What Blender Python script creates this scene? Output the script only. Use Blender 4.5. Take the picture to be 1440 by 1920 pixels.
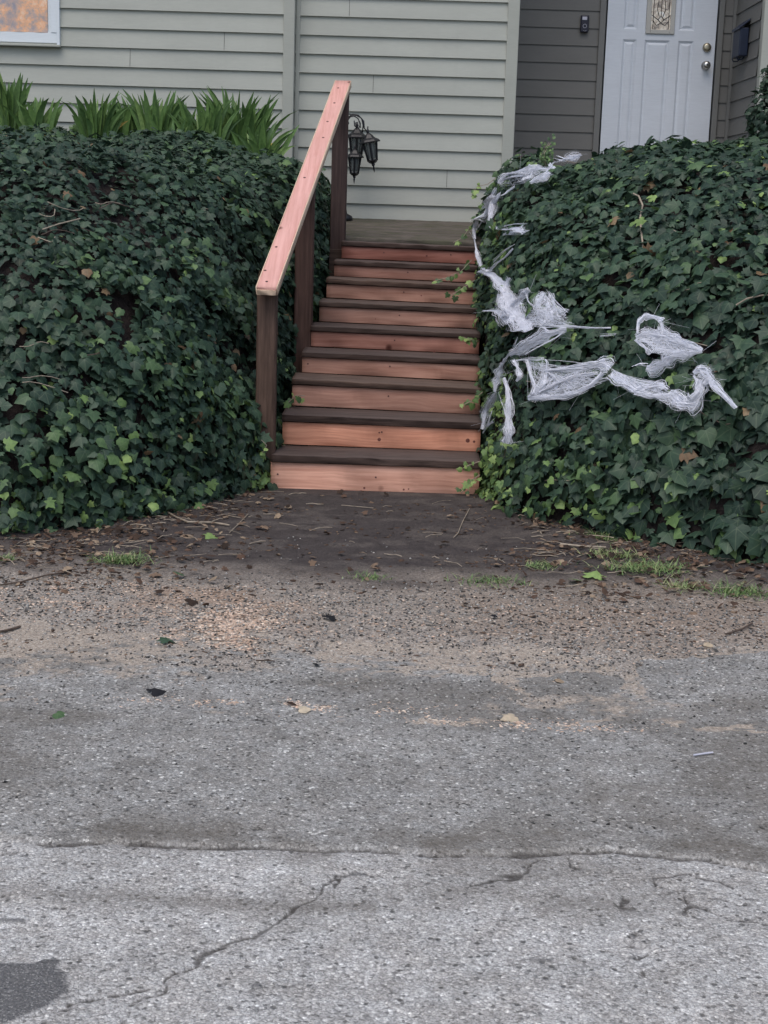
import bpy, math, random
import numpy as np
from mathutils import Vector, Matrix, Euler
random.seed(7); RNG = np.random.default_rng(11)
S = bpy.context.scene
for o in list(bpy.data.objects): bpy.data.objects.remove(o)
COL = S.collection

# ------------------------------------------------------------------ camera
F, YH, ROLL, XV, HC = 2800.0, 385.0, math.radians(1.75), 735.0, 1.296
pit = math.atan((960-YH)/F); yaw = math.atan((720-XV)/F)
fw = np.array([math.sin(yaw)*math.cos(pit), math.cos(yaw)*math.cos(pit), -math.sin(pit)])
r0 = np.array([math.cos(yaw), -math.sin(yaw), 0.0]); u0 = np.cross(r0, fw)
CR = math.cos(ROLL)*r0 + math.sin(ROLL)*u0; CU = -math.sin(ROLL)*r0 + math.cos(ROLL)*u0
CAM = np.array([0, 0, HC])
def ray(px, py): return fw*F + CR*(px-720) - CU*(py-960)
def W(px, py, Y): d = ray(px, py); return CAM + d*(Y/d[1])          # pixel -> point of the vertical plane y=Y
def G(px, py, z=0.0): d = ray(px, py); return CAM + d*((z-HC)/d[2])  # pixel -> point of the level z
cam = bpy.data.cameras.new('camera'); co = bpy.data.objects.new('camera', cam); COL.objects.link(co)
cam.sensor_fit = 'HORIZONTAL'; cam.sensor_width = 36; cam.lens = F/1440*36; cam.clip_end = 500; cam.clip_start = .05
co.matrix_world = Matrix(((CR[0], CU[0], -fw[0], 0), (CR[1], CU[1], -fw[1], 0), (CR[2], CU[2], -fw[2], HC), (0, 0, 0, 1)))
S.camera = co
S.render.resolution_x = 768; S.render.resolution_y = 1024
# ------------------------------------------------------------------ light
SUN_EL, SUN_AZ = math.radians(64), math.radians(200)   # azimuth: where the sun stands, clockwise from +Y
w = bpy.data.worlds.new('World'); S.world = w; w.use_nodes = True
nt = w.node_tree; bg = nt.nodes['Background']
sky = nt.nodes.new('ShaderNodeTexSky'); sky.sky_type = 'NISHITA'; sky.sun_disc = False
sky.sun_elevation = SUN_EL; sky.sun_rotation = SUN_AZ; sky.air_density = 1.0; sky.dust_density = 3.0; sky.ozone_density = 1.0
nt.links.new(sky.outputs[0], bg.inputs[0]); bg.inputs[1].default_value = 0.15
sl = bpy.data.lights.new('sun', 'SUN'); sl.energy = 1.0; sl.angle = math.radians(60); sl.color = (1, .97, .93)
so = bpy.data.objects.new('sun', sl); COL.objects.link(so)
sd = Vector((math.sin(SUN_AZ)*math.cos(SUN_EL), math.cos(SUN_AZ)*math.cos(SUN_EL), math.sin(SUN_EL)))
so.rotation_euler = sd.to_track_quat('Z', 'Y').to_euler()
S.view_settings.view_transform = 'Standard'; S.view_settings.look = 'None'; S.view_settings.gamma = 1
S.view_settings.exposure = 0.25

# ------------------------------------------------------------------ helpers
def tag(o, label=None, cat=None, group=None, kind=None):
    if label: o['label'] = label
    if cat: o['category'] = cat
    if group: o['group'] = group
    if kind: o['kind'] = kind
    return o
def empty(name, loc, label, cat, group=None):
    o = bpy.data.objects.new(name, None); COL.objects.link(o); o.location = loc; o.empty_display_size = .1
    return tag(o, label, cat, group)
def link(name, me, mat, parent=None, smooth=False, color=None):
    o = bpy.data.objects.new(name, me); COL.objects.link(o)
    if mat: me.materials.append(mat)
    if smooth: me.polygons.foreach_set('use_smooth', [True]*len(me.polygons))
    if parent is not None:
        o.parent = parent; base = parent
        off = Vector((0, 0, 0))
        while base is not None: off += base.location; base = base.parent
        o.location = -off
    if color: o.color = (*color, 1)
    return o
class MB:
    def __init__(s): s.v = []; s.f = []
    def add(s, vs, fs):
        n = len(s.v); s.v += [tuple(map(float, v)) for v in vs]; s.f += [tuple(n+i for i in f) for f in fs]; return s
    def box(s, a, b):
        x0, y0, z0 = a; x1, y1, z1 = b
        return s.add([(x0,y0,z0),(x1,y0,z0),(x1,y1,z0),(x0,y1,z0),(x0,y0,z1),(x1,y0,z1),(x1,y1,z1),(x0,y1,z1)],
                     [(0,3,2,1),(4,5,6,7),(0,1,5,4),(1,2,6,5),(2,3,7,6),(3,0,4,7)])
    def quad(s, a, b, c, d): return s.add([a, b, c, d], [(0,1,2,3)])
    def tube(s, pts, rad, n=6, cap=True):
        pts = [np.array(p, float) for p in pts]; m = len(pts); vs = []
        rr = rad if hasattr(rad, '__len__') else [rad]*m
        prev = None
        for i, p in enumerate(pts):
            t = pts[min(i+1, m-1)]-pts[max(i-1, 0)]; t = t/(np.linalg.norm(t)+1e-9)
            if prev is None: a = np.cross(t, (0,0,1) if abs(t[2]) < .9 else (1,0,0))
            else: a = prev - t*(prev@t)
            a = a/(np.linalg.norm(a)+1e-9); prev = a; b = np.cross(t, a)
            for k in range(n):
                q = 2*math.pi*k/n; vs.append(p+rr[i]*(math.cos(q)*a+math.sin(q)*b))
        fs = [(i*n+k, i*n+(k+1) % n, (i+1)*n+(k+1) % n, (i+1)*n+k) for i in range(m-1) for k in range(n)]
        if cap: fs += [tuple(range(n-1, -1, -1)), tuple((m-1)*n+k for k in range(n))]
        return s.add(vs, fs)
    def lathe(s, prof, c=(0,0,0), n=12, axis=(0,0,1)):
        q = Vector((0,0,1)).rotation_difference(Vector(axis)); vs = []
        for r, z in prof:
            for k in range(n):
                a = 2*math.pi*k/n; v = q @ Vector((r*math.cos(a), r*math.sin(a), z)); vs.append((v.x+c[0], v.y+c[1], v.z+c[2]))
        m = len(prof)
        fs = [(i*n+k, i*n+(k+1) % n, (i+1)*n+(k+1) % n, (i+1)*n+k) for i in range(m-1) for k in range(n)]
        fs += [tuple(range(n-1, -1, -1)), tuple((m-1)*n+k for k in range(n))]
        return s.add(vs, fs)
    def me(s, name):
        m = bpy.data.meshes.new(name); m.from_pydata(s.v, [], s.f); m.validate(); m.update(); return m
    def build(s, name, mat, parent=None, smooth=False, color=None): return link(name, s.me(name), mat, parent, smooth, color)
def bevel(o, w=.003, seg=2):
    m = o.modifiers.new('bevel', 'BEVEL'); m.width = w; m.segments = seg; m.limit_method = 'ANGLE'; return o
def tri_mesh(name, V, T, attrs=None, vec=None):
    """numpy triangles/quads -> mesh"""
    me = bpy.data.meshes.new(name); V = np.asarray(V, np.float32); T = np.asarray(T, np.int32); k = T.shape[1]
    me.vertices.add(len(V)); me.vertices.foreach_set('co', V.ravel())
    me.loops.add(T.size); me.loops.foreach_set('vertex_index', T.ravel())
    me.polygons.add(len(T)); me.polygons.foreach_set('loop_start', np.arange(0, T.size, k, dtype=np.int32))
    try: me.polygons.foreach_set('loop_total', np.full(len(T), k, np.int32))
    except Exception: pass
    me.update(calc_edges=True)
    for n, a in (attrs or {}).items():
        at = me.attributes.new(n, 'FLOAT', 'POINT'); at.data.foreach_set('value', np.asarray(a, np.float32).ravel())
    for n, a in (vec or {}).items():
        at = me.attributes.new(n, 'FLOAT_VECTOR', 'POINT'); at.data.foreach_set('vector', np.asarray(a, np.float32).ravel())
    return me
# value noise
def _h(ix, iy, s):
    n = (ix.astype(np.int64)*374761393 + iy.astype(np.int64)*668265263 + s*1442695041) & 0xffffffff
    n = ((n ^ (n >> 13))*1274126177) & 0xffffffff
    return ((n ^ (n >> 16)) & 0xffff)/65535.0
def vn(x, y, s=0):
    x = np.asarray(x, float); y = np.asarray(y, float); ix = np.floor(x); iy = np.floor(y); fx = x-ix; fy = y-iy
    fx = fx*fx*(3-2*fx); fy = fy*fy*(3-2*fy)
    a = _h(ix, iy, s); b = _h(ix+1, iy, s); c = _h(ix, iy+1, s); d = _h(ix+1, iy+1, s)
    return (a*(1-fx)+b*fx)*(1-fy)+(c*(1-fx)+d*fx)*fy
def fbm(x, y, s=0, o=4):
    t = 0; a = .5; n = 0
    for i in range(o): t = t+a*vn(np.asarray(x)*2**i, np.asarray(y)*2**i, s+i*17); n += a; a *= .5
    return t/n
def sst(a, b, x): t = np.clip((np.asarray(x)-a)/(b-a), 0, 1); return t*t*(3-2*t)

# ------------------------------------------------------------------ materials
class Mt:
    def __init__(s, name, rough=.7, spec=.3):
        s.m = bpy.data.materials.new(name); s.m.use_nodes = True; s.t = s.m.node_tree
        s.b = s.t.nodes['Principled BSDF']; s.b.inputs['Roughness'].default_value = rough
        s.b.inputs['Specular IOR Level'].default_value = spec
    def n(s, ty, **k):
        nd = s.t.nodes.new('ShaderNode'+ty)
        for a, v in k.items():
            if a.startswith('i_'):
                key = a[2:]; key = int(key) if key.isdigit() else key
                s.set(nd.inputs[key], v)
            else: setattr(nd, a, v)
        return nd
    def set(s, sock, v):
        if isinstance(v, bpy.types.NodeSocket): s.t.links.new(v, sock)
        elif isinstance(v, bpy.types.Node): s.t.links.new(v.outputs[0], sock)
        else: sock.default_value = v
    def ramp(s, fac, stops, interp='LINEAR'):
        r = s.n('ValToRGB'); e = r.color_ramp; e.interpolation = interp
        while len(e.elements) < len(stops): e.elements.new(.5)
        for q, (p, c) in zip(e.elements, stops): q.position = p; q.color = (*c, 1) if len(c) == 3 else c
        s.set(r.inputs[0], fac); return r.outputs[0]
    def mix(s, f, a, b, mode='MIX'):
        m = s.n('Mix', data_type='RGBA', blend_type=mode)
        s.set(m.inputs[0], f)
        for i, v in ((6, a), (7, b)):
            s.set(m.inputs[i], (*v, 1) if isinstance(v, tuple) and len(v) == 3 else v)
        return m.outputs[2]
    def math(s, op, a, b=0.0, c=0.0):
        m = s.n('Math', operation=op); s.set(m.inputs[0], a); s.set(m.inputs[1], b); s.set(m.inputs[2], c); return m.outputs[0]
    def coord(s, scale=(1,1,1), out='Object'):
        t = s.n('TexCoord'); m = s.n('Mapping'); s.set(m.inputs[0], t.outputs[out]); m.inputs['Scale'].default_value = scale; return m.outputs[0]
    def noise(s, vec, scale=5, detail=4, rough=.55, dist=0):
        return s.n('TexNoise', i_Vector=vec, i_Scale=scale, i_Detail=detail, i_Roughness=rough, i_Distortion=dist).outputs[0]
    def vor(s, vec, scale, feature='F1', rnd=1.0):
        return s.n('TexVoronoi', feature=feature, i_Vector=vec, i_Scale=scale, i_Randomness=rnd)
    def attr(s, n): a = s.n('Attribute'); a.attribute_name = n; return a
    def bump(s, h, strength=.3, dist=.01, normal=None):
        b = s.n('Bump', i_Strength=strength, i_Distance=dist); s.set(b.inputs['Height'], h)
        if normal is not None: s.set(b.inputs['Normal'], normal)
        s.set(s.b.inputs['Normal'], b.outputs[0]); return b.outputs[0]
    def col(s, v): s.set(s.b.inputs['Base Color'], (*v, 1) if isinstance(v, tuple) and len(v) == 3 else v); return s

def m_paint(name, c, rough=.55, dirt=.12, streak=0.0):
    m = Mt(name, rough); v = m.coord()
    n1 = m.noise(m.coord((1, 1, 2.2)), 2.2, 5); n2 = m.noise(m.coord((6, 6, 60)), 3, 3)
    d = tuple(q*(1-dirt*2) for q in c); l = tuple(min(1, q*(1+dirt*.6)) for q in c)
    c1 = m.ramp(n1, [(.3, d), (.62, l)])
    if streak: c1 = m.mix(m.math('MULTIPLY', m.ramp(m.noise(m.coord((14, 14, .8)), 2, 4), [(.55, (0,0,0)), (.8, (1,1,1))]), streak), c1, (.16, .15, .13))
    c1 = m.mix(.5, c1, m.ramp(n2, [(.35, tuple(q*.9 for q in c)), (.65, c)]))
    m.col(c1); m.bump(m.noise(m.coord((3, 3, 90)), 6, 3), .12, .002); return m.m
SIDING = m_paint('sage_siding_paint', (.420, .432, .382), .6, .07, .10)
TRIM = m_paint('trim_paint', (.405, .415, .365), .55, .06, .10)
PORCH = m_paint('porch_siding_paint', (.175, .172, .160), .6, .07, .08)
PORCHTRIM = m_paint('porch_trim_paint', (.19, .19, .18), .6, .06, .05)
WHITE = m_paint('white_door_paint', (.70, .74, .79), .4, .06)
VINYL = m_paint('white_vinyl', (.72, .77, .80), .35, .03)
DARKGAP = m_paint('dark_sealant', (.03, .03, .03), .9, .02)
CEIL = m_paint('porch_ceiling_paint', (.5, .5, .47), .8, .04)
ROOFM = m_paint('roof_shingle', (.08, .075, .07), .9, .2)

def m_wood(name, light, dark, grain=1.0, rough=.75, objcol=False, axis=0, knots=True, bumpy=.3, moss=None, rot=0.0, dust=0.0):
    m = Mt(name, rough, .25); sc = [60, 60, 60]; sc[axis] = 2.2
    oi = m.n('ObjectInfo'); tc = m.n('TexCoord')
    add = m.n('VectorMath', operation='ADD'); rm_ = m.n('Mapping'); m.set(rm_.inputs[0], tc.outputs['Object']); rm_.inputs['Rotation'].default_value = (rot, 0, 0); m.set(add.inputs[0], rm_.outputs[0])
    rv = m.n('CombineXYZ'); m.set(rv.inputs[0], m.math('MULTIPLY', oi.outputs['Random'], 13.0)); m.set(rv.inputs[2], m.math('MULTIPLY', oi.outputs['Random'], 7.0))
    m.set(add.inputs[1], rv.outputs[0])
    warp = m.n('TexNoise', i_Vector=add.outputs[0], i_Scale=2.5, i_Detail=2.0)
    sub = m.n('VectorMath', operation='MULTIPLY_ADD'); m.set(sub.inputs[0], warp.outputs['Color']); sub.inputs[1].default_value = (.0, .05, .05); m.set(sub.inputs[2], add.outputs[0])
    mp = m.n('Mapping'); m.set(mp.inputs[0], sub.outputs[0]); mp.inputs['Scale'].default_value = sc
    g = m.noise(mp.outputs[0], 1.0, 5, .6)
    mp2 = m.n('Mapping'); m.set(mp2.inputs[0], sub.outputs[0]); mp2.inputs['Scale'].default_value = [q*3.2 for q in sc]
    g2 = m.noise(mp2.outputs[0], 1.0, 3, .6)
    c = m.ramp(g, [(.30, dark), (.48, tuple((a+b)/2 for a, b in zip(light, dark))), (.66, light)])
    c = m.mix(m.math('MULTIPLY', m.ramp(g2, [(.35, (1,1,1)), (.55, (0,0,0))]), .35*grain), c, dark)
    big = m.noise(add.outputs[0], 3.0, 3)
    c = m.mix(m.math('MULTIPLY', m.ramp(big, [(.4, (1,1,1)), (.65, (0,0,0))]), .30), c, tuple(a*.72 for a in light))
    if knots:
        vo = m.vor(add.outputs[0], 3.4); k = m.ramp(vo.outputs['Distance'], [(.0, (1,1,1)), (.035, (.8,.8,.8)), (.075, (0,0,0))])
        c = m.mix(k, c, (.11, .035, .025))
    if moss:
        ms = m.ramp(m.noise(add.outputs[0], 7, 5, .7), [(.42, (0,0,0)), (.62, (1,1,1))]); c = m.mix(m.math('MULTIPLY', ms, .75), c, moss)
    if dust:
        gn = m.n('NewGeometry'); sz = m.n('SeparateXYZ'); m.set(sz.inputs[0], gn.outputs['Normal'])
        c = m.mix(m.math('MULTIPLY', m.ramp(sz.outputs[2], [(.6, (0,0,0)), (.95, (1,1,1))]), m.math('MULTIPLY', g, dust)), c, (.30, .25, .225))
    if objcol: c = m.mix(1.0, c, oi.outputs['Color'], 'MULTIPLY')
    m.col(c); m.bump(g, bumpy, .003); return m.m
REDWOOD = m_wood('new_redwood', (.66, .375, .295), (.40, .19, .14), .8, .65, True)
TREADW = m_wood('weathered_tread', (.110, .073, .058), (.018, .011, .009), 1.0, .8, True, 0, False, .9, None, 0.0, .38)
LANDW = m_wood('mossy_deck_board', (.19, .165, .14), (.030, .025, .022), 1.0, .85, False, 0, False, .9, (.062, .064, .038))
POSTW = m_wood('old_post_wood', (.120, .083, .068), (.042, .028, .024), 1.0, .75, True, 2, False, .6)
RAILW = m_wood('fresh_rail_wood', (.80, .46, .40), (.60, .29, .24), .6, .55, False, 1, True, .2, None, -.412)
RAILEDGE = m_wood('pale_sapwood', (.78, .60, .44), (.60, .42, .30), .5, .6, False, 1, False, .2, None, -.412)
METAL = Mt('black_iron', .45, .5); METAL.col((.009, .009, .012)); METAL.bump(METAL.noise(METAL.coord(), 60, 3), .2, .002); METAL = METAL.m
def m_plain(name, c, rough=.5, metal=0.0, var=.15, scale=20):
    m = Mt(name, rough, .4); m.b.inputs['Metallic'].default_value = metal
    m.col(m.ramp(m.noise(m.coord(), scale, 4), [(.35, tuple(q*(1-var) for q in c)), (.65, tuple(min(1, q*(1+var)) for q in c))])); return m.m
NICKEL = m_plain('satin_nickel', (.62, .60, .56), .28, 1.0, .05)
BRASS = m_plain('aged_brass', (.45, .40, .30), .35, 1.0, .1)
NAVY = m_plain('navy_enamel', (.010, .018, .042), .5, 0, .15)
BLACKP = m_plain('black_plastic', (.015, .015, .03), .35, 0, .1)
GREYMARK = m_plain('pale_grey_plastic', (.55, .55, .62), .4, 0, .05)
SCREW = m_plain('dark_screw', (.09, .04, .035), .6, 0, .2)
GL = Mt('lantern_glass', .15, .6); GL.b.inputs['Transmission Weight'].default_value = .55; GL.b.inputs['IOR'].default_value = 1.2; GL.col((.20, .22, .22)); GL = GL.m
# window reflection: warm sunset tones painted on a panel behind the glass
cm = Mt('painted_sunset_reflection', .9); v = cm.coord((1, 1, 1))
cm.col(cm.ramp(cm.noise(v, 13, 5, .7, .15), [(.34, (.38, .36, .40)), (.46, (.62, .45, .37)), (.56, (.92, .52, .30)), (.70, (.92, .74, .60))])); REFL = cm.m
gm = Mt('window_glass', .02, .5); gm.col((1, 1, 1)); gm.b.inputs['Transmission Weight'].default_value = 1; gm.b.inputs['IOR'].default_value = 1.02; WGLASS = gm.m
dg = Mt('leaded_door_glass', .18, .6); v = dg.coord()
dg.col(dg.ramp(dg.noise(v, 16, 4, .6, 1.5), [(.33, (.20, .18, .16)), (.45, (.55, .46, .38)), (.55, (.85, .76, .62)), (.68, (.95, .93, .88))]))
dg.bump(dg.noise(v, 45, 2), .5, .003); DGLASS = dg.m
IVORY = m_paint('ivory_lite_frame', (.50, .49, .45), .5, .05)

def m_leaf(name, stops, rough=.5, veins=True, spec=.33):
    m = Mt(name, rough, spec); a = m.attr('tint'); l = m.attr('lf')
    c = m.ramp(a.outputs['Fac'], stops)
    c = m.mix(.55, c, m.mix(1.0, c, m.ramp(m.noise(m.coord(), 55, 3), [(.3, (.55, .6, .6)), (.7, (1.35, 1.3, 1.2))]), 'MULTIPLY'))
    if veins:
        sx = m.n('SeparateXYZ'); m.set(sx.inputs[0], l.outputs['Vector'])
        ax = m.math('ABSOLUTE', sx.outputs[0])
        mid = m.math('LESS_THAN', ax, .022)
        dia = m.math('LESS_THAN', m.math('ABSOLUTE', m.math('SUBTRACT', m.math('SUBTRACT', sx.outputs[1], .12), m.math('MULTIPLY', ax, .75))), .022)
        vv = m.math('MULTIPLY', m.math('MAXIMUM', mid, dia), .28)
        c = m.mix(vv, c, m.mix(.5, c, (.28, .34, .20)))
    m.col(c)
    tr = m.n('BsdfTranslucent'); m.set(tr.inputs[0], c)
    mx = m.n('MixShader'); m.set(mx.inputs[0], .16); m.set(mx.inputs[1], m.b.outputs[0]); m.set(mx.inputs[2], tr.outputs[0])
    out = m.t.nodes['Material Output']; m.set(out.inputs[0], mx.outputs[0])
    m.bump(m.noise(m.coord(), 90, 2), .25, .002)
    return m.m
IVY = m_leaf('ivy_leaf', [(0, (.018, .038, .026)), (.30, (.032, .064, .042)), (.60, (.054, .100, .058)), (.74, (.085, .150, .065)), (.84, (.15, .25, .080)), (.93, (.30, .42, .14)), (.95, (.15, .085, .045)), (1, (.24, .17, .10))])
STRAP = m_leaf('strap_leaf', [(0, (.07, .135, .045)), (.5, (.13, .235, .07)), (.85, (.21, .31, .10)), (.9, (.55, .42, .10)), (1, (.62, .36, .12))], .4, False)
GRASS = m_leaf('grass_blade', [(0, (.09, .17, .06)), (.6, (.20, .30, .11)), (1, (.50, .47, .28))], .5, False)
DRY = m_leaf('dry_litter', [(0, (.035, .025, .02)), (.35, (.12, .075, .055)), (.7, (.24, .17, .12)), (.9, (.45, .36, .26)), (1, (.6, .52, .40))], .8, False, .15)
CHIP = m_leaf('wood_chip', [(0, (.50, .36, .27)), (.5, (.72, .53, .42)), (1, (.88, .76, .64))], .8, False, .15)
GRAV = m_leaf('gravel_bits', [(0, (.03, .03, .03)), (.3, (.12, .115, .11)), (.75, (.30, .29, .28)), (1, (.62, .60, .57))], .8, False, .2)
wb = Mt('web_fibre', .8, .2); wb.col((.90, .92, .99)); tr_ = wb.n('BsdfTranslucent'); tr_.inputs[0].default_value = (.90, .92, .99, 1); mx_ = wb.n('MixShader'); wb.set(mx_.inputs[0], .12); wb.set(mx_.inputs[1], wb.b.outputs[0]); wb.set(mx_.inputs[2], tr_.outputs[0]); wb.set(wb.t.nodes['Material Output'].inputs[0], mx_.outputs[0])
WEB = wb.m
VINE = m_plain('vine_bark', (.30, .25, .19), .8, 0, .3, 40)
DVINE = m_plain('dark_twig', (.09, .065, .05), .85, 0, .3, 40)

# soil under the ivy
sm = Mt('ivy_soil', .95, .1); v = sm.coord()
sm.col(sm.ramp(sm.noise(v, 30, 6, .7), [(.3, (.010, .008, .008)), (.6, (.032, .025, .023)), (.8, (.07, .05, .04))])); sm.bump(sm.noise(v, 60, 5), .8, .02); SOIL = sm.m

# ------------------------------------------------------------------ ground
def gy(px, py): return G(px, py)
# road grid
def grid(x0, x1, y0, y1, st):
    xs = np.arange(x0, x1+st*.5, st); ys = np.arange(y0, y1+st*.5, st); X, Y = np.meshgrid(xs, ys); nx = len(xs); ny = len(ys)
    i = np.arange(nx*ny).reshape(ny, nx); Q = np.stack([i[:-1,:-1], i[:-1,1:], i[1:,1:], i[1:,:-1]], -1).reshape(-1, 4)
    return X.ravel(), Y.ravel(), Q
def polydist(X, Y, pts, wob=.012, s=3):
    X = X+(fbm(X*14, Y*14, s)-.5)*wob*4; Y = Y+(fbm(X*14, Y*14, s+5)-.5)*wob*4; D = np.full(X.shape, 9.0)
    for (ax, ay), (bx, by) in zip(pts[:-1], pts[1:]):
        dx, dy = bx-ax, by-ay; t = np.clip(((X-ax)*dx+(Y-ay)*dy)/(dx*dx+dy*dy), 0, 1); D = np.minimum(D, np.hypot(X-ax-t*dx, Y-ay-t*dy))
    return D
def gp(*l): return [tuple(G(*p)[:2]) for p in l]
LIP = gp((-200,1582),(0,1576),(330,1588),(640,1590),(820,1602),(1000,1604),(1150,1594),(1300,1612),(1440,1632),(1700,1650))
LX = np.array([p[0] for p in LIP]); LY = np.array([p[1] for p in LIP])
CR_MAIN = [gp((290,1858),(305,1832),(400,1785),(490,1745),(560,1700),(640,1645),(690,1640)), gp((290,1858),(240,1885),(230,1960))]
CR_THIN = [gp((1135,1615),(1165,1680),(1190,1760),(1200,1830)), gp((1210,1610),(1235,1660),(1300,1700),(1440,1735)), gp((1060,1610),(1110,1640),(1300,1635),(1430,1680)),
           gp((40,1590),(0,1610)), gp((1000,1608),(960,1640),(870,1655)), gp((640,1645),(600,1700),(640,1640)), gp((60,1900),(160,1875),(290,1858)),
           gp((1300,1700),(1280,1760),(1200,1790)), gp((1440,1690),(1330,1690))]
X, Y, Q = grid(-2.0, 2.0, 1.7, 5.0, .008)
upper = Y-np.interp(X, LX, LY)-(fbm(X*9, Y*9, 4)-.5)*.05      # >0 : upper, darker layer
zr = .006*sst(-.004, .010, upper)+(fbm(X*3, Y*3, 8)-.5)*.010+(fbm(X*25, Y*25, 9)-.5)*.003
cm_ = np.minimum.reduce([polydist(X, Y, p) for p in CR_MAIN]); ct_ = np.minimum.reduce([polydist(X, Y, p, .016, 7) for p in CR_THIN])
crack_and_dark_lip = np.minimum(cm_/(.003+.005*fbm(X*9, Y*9, 33)), ct_/.0062+sst(.45, .38, fbm(X*6, Y*6, 31))*.5)
crack_and_dark_lip = np.minimum(crack_and_dark_lip, np.abs(upper+.004)/(.004+.022*fbm(X*7, Y*7, 14)**2)+sst(.42, .32, fbm(X*5, Y*5, 12))*.8)  # lip edge: crack line, with the step's shadow line painted in
zr -= .005*np.exp(-crack_and_dark_lip**2)
pc = G(45, 1850)[:2]; pp = gp((-90,1800),(0,1806),(60,1808),(80,1797),(102,1797),(108,1816),(128,1835),(124,1862),(95,1882),(60,1900),(0,1920),(-90,1920))
XX = X+(fbm(X*30, Y*30, 21)-.5)*.02; YY = Y+(fbm(X*30, Y*30, 22)-.5)*.02; ins = np.zeros(X.shape, bool)
for (ax, ay), (bx, by) in zip(pp, pp[1:]+pp[:1]): ins ^= ((ay > YY) != (by > YY)) & (XX < (bx-ax)*(YY-ay)/(by-ay+1e-12)+ax)
patch = ins.astype(float)
for (qx, qy, sx_, sy_) in ((20, 1727, .03, .010), (1005, 1803, .032, .008), (670, 1640, .02, .01), (480, 1850, .012, .012)):
    c_ = G(qx, qy)[:2]; patch = np.maximum(patch, (1-sst(.8, 1.0, np.hypot((X-c_[0])/sx_, (Y-c_[1])/sy_)+(fbm(X*30, Y*30, 5)-.5)*.7))*.8)
zr += patch*.003
px_y = lambda py: G(720, py)[1]
def inpoly(X, Y, pts, amp=.03, fr=22, sd=21):
    XX = X+(fbm(X*fr, Y*fr, sd)-.5)*amp*2; YY = Y+(fbm(X*fr, Y*fr, sd+1)-.5)*amp*2; ins = np.zeros(X.shape, bool)
    for (ax, ay), (bx, by) in zip(pts, pts[1:]+pts[:1]): ins ^= ((ay > YY) != (by > YY)) & (XX < (bx-ax)*(YY-ay)/(by-ay+1e-12)+ax)
    return ins
CLEAN = [gp((1195,1275),(1203,1243),(1300,1236),(1440,1226),(1650,1222),(1650,1335),(1440,1338),(1330,1325),(1210,1312)),
         gp((70,1285),(180,1268),(260,1290),(255,1325),(180,1345),(90,1345)),
         gp((640,1290),(760,1272),(920,1268),(940,1300),(860,1322),(700,1325),(650,1315)),
         gp((380,1268),(520,1262),(590,1275),(520,1290),(400,1288)), gp((960,1278),(1080,1262),(1170,1275),(1160,1305),(1000,1310))]
clean = np.zeros(X.shape, bool)
for p in CLEAN: clean |= inpoly(X, Y, p)
# dirt staining of the asphalt towards the verge, and blotches
Yb = Y+(fbm(X*2.2, Y*2.2, 40)-.5)*.8+(fbm(X*9, Y*9, 41)-.5)*.25
stain = np.clip(sst(px_y(1390), px_y(1150), Yb)+((fbm(X*18, Y*24, 44)-.5)*.9+(fbm(X*48, Y*60, 45, 2)-.5)*.5)*sst(px_y(1400), px_y(1300), Yb), 0, 1)
gut = np.exp(-((Y-(px_y(1352)+.03*X+(fbm(X*3, X*0, 50)-.5)*.10))/.055)**2)*sst(.38, .62, fbm(X*2.3, Y*5, 51))
gut = gut*sst(.30, .62, fbm(X*7, Y*11, 52))*sst(.38, .56, fbm(X*26, Y*50, 54, 3)); stain = np.clip(np.maximum(stain*.9, gut*.85), 0, 1)
stain = stain*(1-.78*clean)
grime = sst(.50, .72, fbm(X*2.0, Y*3.2, 60))*.7+np.exp(-((upper-.06)/.07)**2)*sst(.4, .65, fbm(X*4, Y*6, 61))*1.0
grime += np.exp(-((Y-G(330, 1690)[1]-(fbm(X*4, X*0, 63)-.5)*.06)/.03)**2)*(X < .0)*sst(-1.2, -.4, X)*.8
me = tri_mesh('road', np.stack([X, Y, zr], 1), Q, {'upper': sst(-.01, .02, upper), 'crack_and_dark_lip': crack_and_dark_lip, 'patch': patch, 'stain': stain, 'grime': np.clip(grime, 0, 1)})
rm = Mt('aged_asphalt', .88, .25); v = rm.coord(); A = {k: rm.attr(k).outputs['Fac'] for k in ('upper', 'crack_and_dark_lip', 'patch', 'stain', 'grime')}
wv = rm.n('VectorMath', operation='MULTIPLY_ADD'); rm.set(wv.inputs[0], rm.n('TexNoise', i_Vector=v, i_Scale=90., i_Detail=2.).outputs['Color']); wv.inputs[1].default_value = (.006,)*3; rm.set(wv.inputs[2], v)
vo = rm.vor(wv.outputs[0], 150); vs_ = rm.vor(wv.outputs[0], 330); vb_ = rm.vor(wv.outputs[0], 72)
sep = rm.n('SeparateColor'); rm.set(sep.inputs[0], vo.outputs['Color']); sep2 = rm.n('SeparateColor'); rm.set(sep2.inputs[0], vs_.outputs['Color']); sep3 = rm.n('SeparateColor'); rm.set(sep3.inputs[0], vb_.outputs['Color'])
cu = rm.ramp(sep.outputs[0], [(0, (.09, .09, .09)), (.08, (.24, .238, .235)), (.5, (.32, .318, .315)), (.92, (.37, .368, .365)), (.96, (.52, .52, .52)), (1, (.72, .72, .71))])
cl = rm.ramp(sep.outputs[0], [(0, (.20, .20, .20)), (.10, (.38, .378, .38)), (.45, (.47, .467, .47)), (.88, (.53, .528, .53)), (.96, (.66, .66, .66)), (1, (.78, .78, .78))])
base = rm.mix(A['upper'], cl, cu)
sm2 = rm.ramp(sep2.outputs[0], [(0, (.30, .30, .30)), (.35, (.75, .75, .75)), (.8, (1.05, 1.05, 1.05)), (1, (1.5, 1.5, 1.5))]); base = rm.mix(.6, base, rm.mix(1.0, base, sm2, 'MULTIPLY'))
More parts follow.
